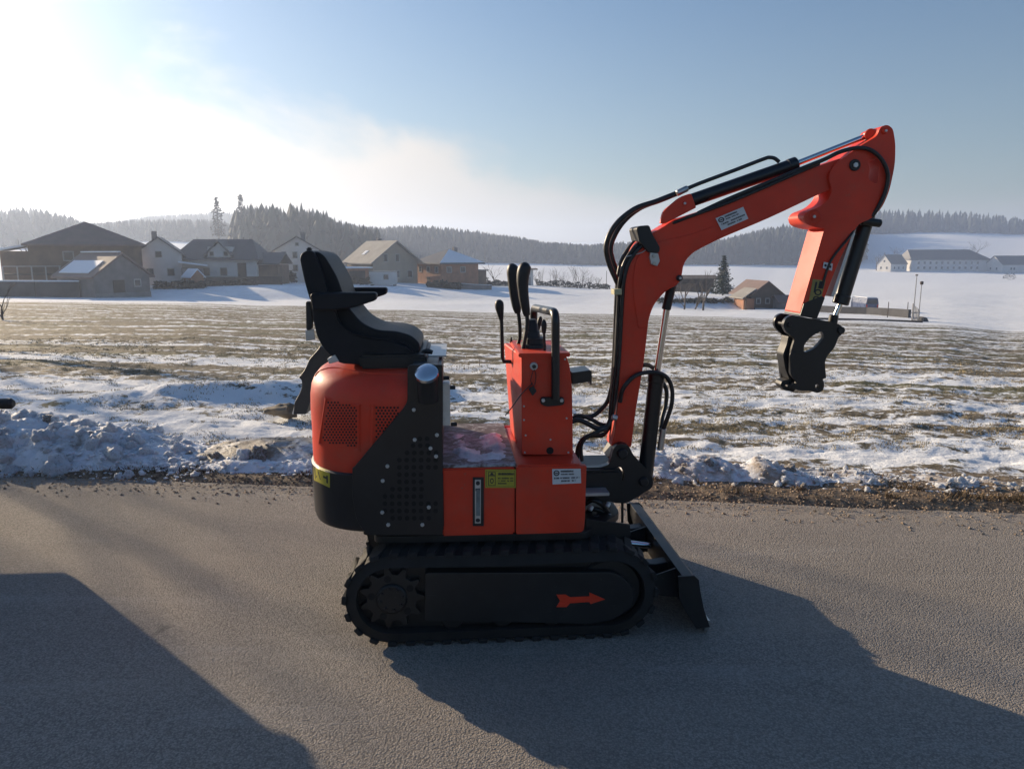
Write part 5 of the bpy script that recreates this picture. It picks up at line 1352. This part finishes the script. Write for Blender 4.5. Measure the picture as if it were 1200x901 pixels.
vpart('roof', xprism([(-2.6, 2.25), (2.6, 2.7), (2.6, 2.9), (-2.6, 2.45)], -5.2, 5.4), 'darkwood', h)
vpart('back_wall', box(-5.0, 5.2, 1.9, 2.1, -1.0, 2.55, 0.02), 'darkwood', h)
for x in (-4.9, -1.6, 1.8, 5.0): vpart('roof_post', box(x-0.09, x+0.09, -2.2, -2.02, -1.0, 2.28, 0.01), 'darkwood', h)
vpart('stack_board', box(-1.5, 1.7, -0.6, 1.6, -1.0, 1.5, 0.05), 'timber', h)
h = house('low_shed', 'long low brown shed just beyond the brown cottage', 'shed', 932, 98, 0.1)
walls(h, 5.0, 3.0, 1.2, 1.9, 'greyboard'); gable_roof(h, 5.0, 3.0, 1.2, 1.9, 'brownroof', 0.3, 0.12)
# lane wall, rail, gate and posts on the right
run('lane_wall', 'low dark grey wall along the lane, running down from the cottage to the gate', 'wall', [(948, 92), (985, 88), (1020, 85), (1050, 81), (1070, 78)], 0.95, 0.3, 'darkstone')
run('guard_rail', 'thin black rail along the far edge of the field', 'rail', [(955, 71), (1000, 70.5), (1045, 70), (1086, 69)], 0.20, 0.08, 'darkwood', z0=-0.1, pn='rail_length')
g = house('metal_gate', 'grey slatted gate standing where the lane wall ends', 'gate', 1077, 71, 0.2)
for k in range(6): vpart('slat', box(-0.42+0.15*k, -0.34+0.15*k, -0.03, 0.03, -0.2, 1.75-0.13*k, 0.01), 'metal', g)
vpart('cross_bar', box(-0.45, 0.48, 0.031, 0.07, 0.3, 0.38, 0.01), 'metal', g); vpart('cross_bar', box(-0.45, 0.48, 0.031, 0.07, 0.85, 0.93, 0.01), 'metal', g)
vpart('ramp', prism([(0.5, -0.2), (1.3, -0.2), (0.95, 0.4), (0.6, 0.5)], -0.4, 0.4, bev=0.02), 'darkstone', g)
for i, (u, Y, hh, lb) in enumerate(((1074, 70, 4.3, 'tall thin lamp post by the slatted gate, topped by a small flat head'), (1080.5, 69.5, 3.6, 'shorter thin lamp post beside the gate with a round dark head'))):
    g = house('lamp_post', lb, 'lamp post', u, Y, 0, group='lamp posts by the gate')
    vpart('pole', tube([(0, 0, -0.3), (0.02, 0, hh)], [0.05, 0.035], 8), 'metal', g)
    vpart('lamp_head', box(-0.10, 0.10, -0.1, 0.1, hh, hh+0.12, 0.03) if i == 0 else cyl((0.02, 0, hh-0.1), (0.02, 0, hh+0.2), 0.15, 12, 0.05), 'darkwood', g)
def post(u, Y, hh, label, r=0.045, cat='post', group=None, name='wooden_post'):
    g = ground_at(u, Y); o = to_obj(name, tube([(0, 0, -0.25), (0.01, 0, hh)], [r, r*0.8], 7), VM['darkwood']); o.location = g
    return tag(o, label, cat, group)
post(1044, 78, 1.7, 'dark post in front of the lane wall midway to the gate', group='posts along the lane')
post(1067, 79, 1.7, 'dark post at the end of the lane wall just before the gate', group='posts along the lane')
post(711, 165, 3.6, 'lone tall pole on the snow beyond the field, near the raised hoses', 0.07, 'pole', name='utility_pole')
post(561.5, 13.0, 0.16, 'short stake in the field between the seat and the levers', 0.006, 'stake', 'survey stakes in the field', 'field_stake')
post(700, 17.0, 0.14, 'short stake in the field beside the boom', 0.006, 'stake', 'survey stakes in the field', 'field_stake')
# van on the lane
v = house('parked_van', 'small blue van seen from behind on the lane', 'van', 1016, 96, 0.05)
vpart('body', prism(fillet([(-0.82, 0.35), (0.82, 0.35), (0.82, 1.25, .1), (0.70, 1.95, .12), (-0.70, 1.95, .12), (-0.82, 1.25, .1)], 0.05), -1.9, 1.9, bev=0.05), 'blue', v)
vpart('rear_window', box(-0.62, 0.62, -1.925, -1.895, 1.25, 1.75, 0.01), 'glass', v)
vpart('bumper', box(-0.84, 0.84, -1.98, -1.9, 0.38, 0.58, 0.02), 'white', v)
vpart('roof_snow', box(-0.66, 0.66, -1.8, 1.5, 1.955, 2.05, 0.03), SNOW, v)
for x in (-0.70, 0.70):
    for y in (-1.25, 1.25):
        vpart('wheel', cyl((x-0.1, y, 0.32), (x+0.1, y, 0.32), 0.32, 16, 0.03), MT['rubber'], v)
    vpart('tail_light', box(x-0.08, x+0.08, -1.93, -1.895, 0.8, 1.15, 0.01), MT['orange'], v)

# ---- farm on the hill to the right
h = house('long_barn', 'long white farm building with two rows of small windows on the hill', 'barn', 1106, 428, 0.02)
walls(h, 44, 14, 6.0, 11.6, 'white', False); hip_roof(h, 44, 14, 6.0, 11.6, 'slate', 1.0, 8.0, 0.7)
for k in range(11):
    for z in (1.6, 4.3): win(h, 'f', -18+3.3*k, z, 1.3, 1.4, 44, 14)
h = house('farmhouse', 'white farmhouse with sunlit gable ends at the near end of the long barn', 'farmhouse', 1046, 421, radians(26))
walls(h, 13, 8.5, 4.4, 9.0, 'white'); gable_roof(h, 13, 8.5, 4.4, 9.0, 'slate', 0.4)
for s in (-3.5, 0, 3.5): win(h, 'f', s, 2.0, 1.2, 1.4, 13, 8.5)
for s in (-1.8, 1.8): win(h, 'l', s, 2.0, 1.1, 1.4, 13, 8.5)
win(h, 'l', 0, 5.6, 1.1, 1.3, 13, 8.5)
h = house('stone_barn', 'grey roofed barn with one sunlit white gable, separate from the long barn', 'barn', 1188, 420, radians(14))
walls(h, 26, 11, 4.6, 9.0, 'white'); gable_roof(h, 26, 11, 4.6, 9.0, 'slate', 0.5)
for s in (-7, -5, 6): win(h, 'f', s, 2.2, 1.2, 1.3, 26, 11)
for s in (-2, 2): win(h, 'l', s, 2.2, 1.1, 1.3, 26, 11)
h = house('forest_farm', 'tiny white farmhouse at the foot of the far forest beside the raised arm', 'farmhouse', 937, 520, 0.2)
walls(h, 9, 6, 2.6, 4.6, 'white'); gable_roof(h, 9, 6, 2.6, 4.6, SNOW, 0.4)

# ================================================================== TREES
def conifer_forest(name, label, patches, m):
    ns, tiers = 7, 5
    prof = [(0.0, 0.30, 0.42), (0.18, 0.27, 0.58), (0.38, 0.21, 0.74), (0.58, 0.15, 0.89), (0.76, 0.09, 1.0)]
    tv, tf = [], []
    for z0, r, z1 in prof:
        b0 = len(tv)
        for k in range(ns): tv.append((r*cos(2*pi*k/ns), r*sin(2*pi*k/ns), z0+0.05))
        tv.append((0, 0, z1))
        for k in range(ns): tf.append((b0+k, b0+(k+1) % ns, b0+ns))
    tv, tf = np.array(tv), np.array(tf); nv = len(tv)
    VV, FF = [], []; off = 0
    for u0, u1, Y0, Y1, n, top, h0, h1, wide in patches:
        uu = RNG.uniform(u0, u1, n); YY = np.sort(RNG.uniform(Y0, Y1, n))
        X = (uu-600)/F*(YY*cos(PITCH)+2.0*sin(PITCH)); Z = hz(X, YY)+relief(X, YY)
        tvp = np.interp(uu, [q[0] for q in top], [q[1] for q in top])
        lim = CAM_H+YY*np.array([slope(q) for q in tvp])-Z
        hh = np.minimum(RNG.uniform(h0, h1, n), lim*(0.70+0.40*RNG.random(n)**0.8))
        k = hh > h0*0.38; X, YY, Z, hh = X[k], YY[k], Z[k], hh[k]; n = len(X)
        jit = 1+0.5*(RNG.random((n, nv))-0.5)
        rw = RNG.uniform(0.55, 1.15, n)*wide
        th = RNG.random(n)*6.28; c, s = np.cos(th), np.sin(th)
        x = tv[None, :, 0]*jit*(hh*rw)[:, None]; y = tv[None, :, 1]*jit*(hh*rw)[:, None]
        z = tv[None, :, 2]*hh[:, None]+(jit-1)*0.10*hh[:, None]
        V = np.stack([x*c[:, None]-y*s[:, None]+X[:, None], x*s[:, None]+y*c[:, None]+YY[:, None], z+Z[:, None]-0.3], -1)
        VV.append(V.reshape(-1, 3)); FF.append((tf[None]+(np.arange(n)*nv)[:, None, None]).reshape(-1, 3)+off); off += n*nv
    o = np_obj(name, np.concatenate(VV), np.concatenate(FF), m, kind='stuff'); o['label'] = label
conifer_forest('forest', 'pale hazy wood on the slope beyond the big brown house', [(-260, 122, 430, 640, 900, [(-260, 236), (0, 240), (22, 238), (45, 243), (70, 250), (90, 254), (112, 264), (122, 272)], 14, 24, 0.8)], VM['needle'])
conifer_forest('forest', 'faint far wooded hill fading into the bright haze', [(104, 296, 480, 900, 1300, [(104, 262), (160, 258), (220, 257), (262, 259), (296, 268)], 13, 22, 0.85), (60, 440, 900, 1300, 1700, [(60, 268), (120, 262), (180, 253), (250, 249), (330, 250), (440, 268)], 12, 20, 1.0)], VM['needle'])
conifer_forest('forest', 'dense dark spruce wood rising behind the village houses', [(272, 445, 270, 430, 900, [(272, 262), (283, 243), (300, 239), (318, 241), (345, 240), (365, 247), (385, 252), (410, 264), (445, 270)], 15, 27, 0.72)], VM['needle'])
conifer_forest('forest', 'long blue grey band of forest along the far side of the valley',
    [(400, 730, 470, 700, 2600, [(400, 262), (440, 267), (500, 265), (550, 271), (600, 277), (640, 284), (690, 287), (730, 284)], 14, 26, 0.8),
     (700, 1010, 485, 740, 2300, [(700, 288), (740, 284), (800, 283), (850, 280), (900, 267), (950, 259), (1010, 252)], 14, 27, 0.8)], VM['needle'])
conifer_forest('forest', 'dark strip of forest along the hilltop above the farm', [(960, 1420, 740, 880, 900, [(960, 254), (1020, 246), (1060, 243), (1100, 246), (1150, 250), (1200, 257), (1420, 262)], 14, 25, 0.8)], VM['needle'])

def leaf_cloud(pts, size, nper=1, flat=0.5):
    """Small triangular leaf faces around the given points."""
    n = len(pts)*nper; P = np.repeat(np.asarray(pts), nper, 0)
    a = RNG.normal(0, 1, (n, 3)); a /= np.linalg.norm(a, axis=1)[:, None]
    b_ = RNG.normal(0, 1, (n, 3)); b_[:, 2] *= flat
    s = RNG.uniform(size[0], size[1], n)[:, None]
    V = np.stack([P-a*s*0.5, P+a*s*0.5, P+b_*s*0.55], 1).reshape(-1, 3)
    return V, np.arange(3*n).reshape(-1, 3)
def tall_pine(u, Y, h, label, crown0=0.55, w=0.10):
    t = house('pine_tree', label, 'tree', u, Y, 0, group='tall pines above the village')
    vpart('trunk', tube([(0, 0, -0.5), (0.1, 0.1, h*0.5), (0, 0, h*0.97)], [h*0.013, h*0.009, h*0.003], 8), 'bark', t)
    pts = []
    for k in range(520):
        q = RNG.random()**1.15; z = h*(crown0+(1-crown0)*q)
        r = h*w*(1.05-q)**0.7*np.sqrt(RNG.random())*(0.35+1.2*vnoise(q*11, 0.5, int(u)))
        th = RNG.random()*6.28; pts.append((r*cos(th), r*sin(th), z))
    V, Fc = leaf_cloud(pts, (0.3, 0.9), 3)
    np_obj('crown', V, Fc, VM['needle'], t)
tall_pine(258, 300, 25, 'slender pine standing alone against the bright sky above the dormer house', 0.42, 0.14)
tall_pine(286, 315, 27, 'tall pine at the edge of the dense spruce wood, with a long bare trunk', 0.40, 0.125)
def spruce(u, Y, h, label):
    t = house('spruce_tree', label, 'tree', u, Y, 0)
    vpart('trunk', tube([(0, 0, -0.4), (0, 0, h*0.95)], [h*0.022, h*0.003], 8), 'bark', t)
    pts, sp = [], []
    lv = 26
    for i in range(lv):
        q = i/(lv-1); z = h*(0.10+0.88*q); R = h*0.30*(1-q)**0.85+0.04
        nb = max(4, int(13*(1-q)+4))
        for k in range(nb):
            th = 2*pi*k/nb+i*1.7+RNG.normal(0, .12); Rk = R*RNG.uniform(0.55, 1.2)
            for s in np.linspace(0.12, 1, 9):
                dz = -0.30*Rk*s+0.20*Rk*s*s*1.4
                p = (Rk*s*cos(th), Rk*s*sin(th), z+dz); pts.append(p)
                if RNG.random() < 0.10 and s > 0.4: sp.append((p[0], p[1], p[2]+0.05))
    pts = [p for p in pts if RNG.random() < 0.62]
    V, Fc = leaf_cloud(pts, (0.14, 0.36), 3, 0.6); np_obj('crown', V, Fc, VM['spruce'], t)
    V, Fc = leaf_cloud(sp, (0.15, 0.3), 2, 0.2); np_obj('snow_dusting', V, Fc, SNOW, t, kind='stuff')
spruce(848, 110, 5.9, 'dark green snow dusted spruce behind the brown cottage')
def bare_tree(u, Y, h, label, seed, spread=0.5, group=None, levels=5, name='bare_tree', twigs=True, X=None):
    p = ground_at(u, Y) if X is None else Vector((X, Y, hz1(X, Y)))
    t = thing(name, label, 'tree' if name == 'bare_tree' else 'shrub', p, 0, group)
    r = random.Random(seed); tr = bmesh.new(); br = bmesh.new()
    def grow(p, d, L, rad, lev):
        n = 3; pts = [p]; q = p.copy(); dd = d.copy()
        for k in range(n):
            dd = (dd+Vector((r.gauss(0, .16), r.gauss(0, .16), r.gauss(0.05, .10)))).normalized(); q = q+dd*(L/n); pts.append(q.copy())
        join(tr if lev == 0 else br, tube(pts, [rad, rad*.88, rad*.76, rad*.6], 6 if lev < 2 else 4 if lev < 3 else 3))
        if lev < levels:
            for k in range(r.choice((2, 3, 3)) if lev else r.choice((4, 5))):
                st = pts[-1] if k < 2 else pts[r.choice((1, 2))]
                nd = (dd+Vector((r.gauss(0, spread), r.gauss(0, spread), r.gauss(0.12, spread*.5)))).normalized()
                grow(st, nd, L*r.uniform(.58, .82), rad*r.uniform(.45, .62), lev+1)
    if name == 'bare_tree':
        grow(Vector((0, 0, -0.2)), Vector((0, 0, 1)), h*0.36, h*0.022, 0)
    else:
        for k in range(7):
            grow(Vector((r.gauss(0, .1*h), r.gauss(0, .1*h), -0.1)), Vector((r.gauss(0, .4), r.gauss(0, .4), 1)).normalized(), h*0.42, h*0.014, 1)
    if name == 'bare_tree': vpart('trunk', tr, 'bark', t); vpart('crown', br, 'twig', t)
    else: vpart('branches', br, 'twig', t); tr.free()
    return t
BG = 'bare young trees behind the cottage'
bare_tree(803, 96, 5.6, 'bare young tree nearest to the boom, in front of the snowy slope', 1, .35, BG, 4)
bare_tree(815, 97, 5.0, 'bare young tree between its two neighbours on the snowy bank', 2, .35, BG, 4)
bare_tree(826, 95, 6.6, 'tallest bare young tree, next to the spruce', 3, .30, BG, 4)
FG = 'bare trees around the hill farm'
VG = 'bare trees between the village houses'
bare_tree(203, 127, 6.5, 'bare tree behind the small white house', 60, .5, VG, 4)
bare_tree(236, 135, 7.5, 'bare tree behind the roof of the dormer house', 61, .5, VG, 4)
bare_tree(318, 142, 8.0, 'bare tree between the dormer house and the tall white gable house', 62, .5, VG, 4)
bare_tree(398, 150, 7.0, 'bare tree behind the wooden garage', 63, .5, VG, 4)
bare_tree(492, 150, 6.0, 'bare tree in the gap between the cream house and the brick house', 64, .5, VG, 4)
bare_tree(580, 150, 5.0, 'bare tree just beyond the annex of the brick house', 65, .5, VG, 4)
bare_tree(30, 130, 8.5, 'bare tree rising behind the roof edge of the big brown house', 66, .5, VG, 4)
bare_tree(1047, 452, 15, 'bare tree rising behind the roof of the white farmhouse', 4, .45, FG, 4)
bare_tree(1133, 455, 14, 'smaller bare tree behind the ridge of the long barn', 5, .5, FG, 4)
bare_tree(1141, 452, 17, 'larger bare tree behind the ridge of the long barn', 6, .5, FG, 4)
bare_tree(1028, 430, 11, 'wide bare tree beside the farmhouse, at the bend of the farm track', 7, .6, FG, 4)
bare_tree(1036, 436, 12, 'bare tree close to the farmhouse gable', 8, .55, FG, 4)
SG = 'leafless shrubs along the hedge line'
for i, (u, Y, hh, lb) in enumerate(((633, 156, 3.6, 'leafless round shrub beside the transformer hut'), (652, 158, 3.8, 'round leafless shrub at the gap in the hedge line'), (664, 156, 3.0, 'small leafless shrub following the round one in the hedge line'), (677, 160, 4.6, 'tall thin leafless shrub in the middle of the hedge line'), (690, 158, 3.0, 'low leafless shrub next to the utility pole'), (703, 160, 2.6, 'lowest leafless shrub, right beneath the raised hoses'))):
    bare_tree(u, Y, hh, lb, 20+i, .4, SG, 4, 'leafless_shrub')
bare_tree(3, 30, 2.0, 'thin bare sapling at the left edge of the field', 40, .3, None, 3)
RG = 'bare roadside trees outside the view'
bare_tree(0, 18.2, 7.4, 'bare roadside tree outside the view, middle one of three', 50, .5, RG, 5, X=-17.0)
bare_tree(0, 21.0, 9.0, 'tallest bare roadside tree outside the view, added to shade the road', 51, .55, RG, 5, X=-20.5)  # this unseen tree and the next are added to darken the road's left side
bare_tree(0, 15.6, 6.2, 'smallest bare roadside tree outside the view, added to shade the road', 52, .55, RG, 5, X=-15.6)
def hedge(u0, u1, Y, hh, label, m='hedge', n=900):
    p = ground_at((u0+u1)/2, Y); t = thing('hedge', label, 'hedge', p, 0)
    a, b_ = ground_at(u0, Y), ground_at(u1, Y); pts = []
    for k in range(n):
        s = RNG.random(); q = a*(1-s)+b_*s-p
        hk = hh*(0.6+0.8*float(vnoise(s*14, 3.3, int(u0))))
        pts.append((q.x, q.y+RNG.normal(0, .45), hz1(p.x+q.x, Y)-p.z+hk*RNG.random()**0.8))
    V, Fc = leaf_cloud(pts, (0.2, 0.5), 2); np_obj('foliage', V, Fc, VM[m], t)
hedge(628, 715, 152, 1.2, 'long dark hedge beneath the leafless shrubs')
hedge(378, 432, 120, 1.1, 'dark hedge in front of the garage')
hedge(500, 540, 123, 1.0, 'dark hedge at the foot of the brick house')
hedge(560, 612, 146, 1.3, 'hedge between the brick house and the transformer hut')
hedge(770, 860, 101, 0.7, 'scrubby dark undergrowth on the shaded snow bank beside the cottage')
hedge(240, 300, 108, 0.8, 'low scrub on the snow in front of the dormer house')
hedge(318, 345, 126, 1.4, 'dark shrubs at the foot of the tall white gable house')
hedge(180, 240, 104, 0.9, 'hedge at the foot of the small white house')
hedge(20, 60, 118, 3.0, 'tall dark shrubbery beside the big brown house', n=1200)
hedge(1178, 1192, 330, 3.2, 'single dark bush on the snow slope below the stone barn', n=200)

# ================================================================== THINGS ON THE VERGE
# old bucket standing in the snow behind the tail
p0 = at(356, 480, 7.15); g = thing('digging_bucket', 'dark curved digging bucket standing in the snow behind the excavator tail', 'bucket', (p0.x, 7.15, 0))
def PX(pts, Y, o): return [(at(*q[:2], Y).x-o.x, at(*q[:2], Y).z)+tuple(q[2:]) for q in pts]
sh = fillet(PX([(376, 405), (371, 412, .02), (363, 420, .05), (358.5, 432, .06), (350.5, 442, .01), (354, 445, .02), (354.5, 453, .06), (351, 462, .06), (345.5, 471, .03), (344.5, 485), (359, 485), (364, 470, .1), (372, 455, .1), (384, 440, .1), (392, 415)], 7.15, p0), .01, 4)
to_obj('shell', prism(sh, -0.02, 0.34, bev=0.012), MT['black'], g)
to_obj('side_plate', prism(fillet(PX([(376, 404), (363, 420), (356, 436), (356, 455), (347, 472), (347, 486), (400, 486), (405, 420)], 7.15, p0), .03, 4), 0.341, 0.36, bev=0.003), MT['black'], g)
for k in range(3): to_obj('tooth', prism(PX([(346, 470), (341, 486), (352, 486)], 7.15, p0), 0.02+0.12*k, 0.07+0.12*k, bev=0.004), MT['steel'], g)
b = lump_mesh(31, 3)
for v in b.verts:
    v.co.x *= 0.165*(1.0+0.0*v.co.x); v.co.y *= 0.10; v.co.z *= 0.062*(1+3.2*v.co.x if v.co.x > -0.2 else 0.4)
st = to_obj('flat_stone', b, MT['brown'], None, 60); q = at(328, 478, 7.3)
st.location = (q.x, 7.3, hz1(q.x, 7.3)+0.075); tag(st, 'flat brown pointed stone lying in the snow beside the bucket', 'stone')

# walk behind dumper parked beyond the left edge; only its handle grip reaches into view
g = thing('mini_dumper', 'black handle grip of a small dumper reaching in at the edge of the road', 'dumper', (-3.80, 3.80, 0), radians(4))
gp = at(0, 476.5, 3.80); gx = gp.x+3.80
to_obj('skip', loft([[(x*k, y*k, z) for x, y in ((-0.80, -0.55), (0.62, -0.55), (0.62, 0.55), (-0.80, 0.55))] for k, z in ((0.98, 0.40), (1.0, 0.44), (1.0, 1.15), (0.95, 1.15), (0.93, 0.46))]), MT['black'], g)
to_obj('chassis', box(-0.7, 0.30, -0.28, 0.28, 0.22, 0.40, 0.02), MT['black'], g)
to_obj('engine_cover', box(0.30, 0.60, -0.26, 0.26, 0.24, 0.395, 0.02), MT['black'], g)
for y in (-0.30, 0.30):
    to_obj('crawler_track', prism(fillet([(-0.8, 0.0), (0.28, 0.0), (0.28, 0.3), (-0.8, 0.3)], 0.14, 6), y-0.09, y+0.09, bev=0.01), MT['rubber'], g)
    o = to_obj('handle_bar', tube([(0.63, y, 0.75), (0.74, y, gp.z-0.01), (gx-0.10, y*0.15, gp.z)], 0.014, 10, 3), MT['black'], g)
to_obj('grip', tube([(gx-0.16, 0, gp.z+0.002), (gx-0.03, 0, gp.z), (gx+0.006, 0, gp.z), (gx+0.020, 0, gp.z)], [0.024, 0.029, 0.029, 0.018], 16), MT['plastic'], g)
# ------------------------------------------------------------------ haze
def build_haze():
    top = max((o.matrix_world @ Vector(c)).z for o in S.objects if o.type == 'MESH' for c in o.bound_box)
    bpy.context.view_layer.update()
    b = box(-2700, 2700, -700, 1900, ZMIN-1.0, top+2.0, 0)
    me = bpy.data.meshes.new('haze'); b.to_mesh(me); b.free()
    m = bpy.data.materials.new('haze_air'); m.use_nodes = True
    nt = m.node_tree
    for n in list(nt.nodes): nt.nodes.remove(n)
    out = nt.nodes.new('ShaderNodeOutputMaterial'); v = nt.nodes.new('ShaderNodeVolumePrincipled')
    v.inputs['Color'].default_value = (0.64, 0.76, 1.0, 1)
    v.inputs['Density'].default_value = HAZE
    v.inputs['Anisotropy'].default_value = 0.45
    nt.links.new(v.outputs[0], out.inputs['Volume'])
    me.materials.append(m)
    o = link('haze', me); o['kind'] = 'stuff'; o['label'] = 'thin winter haze over the valley'
HAZE = 0.00065
bpy.context.view_layer.update()
build_haze()
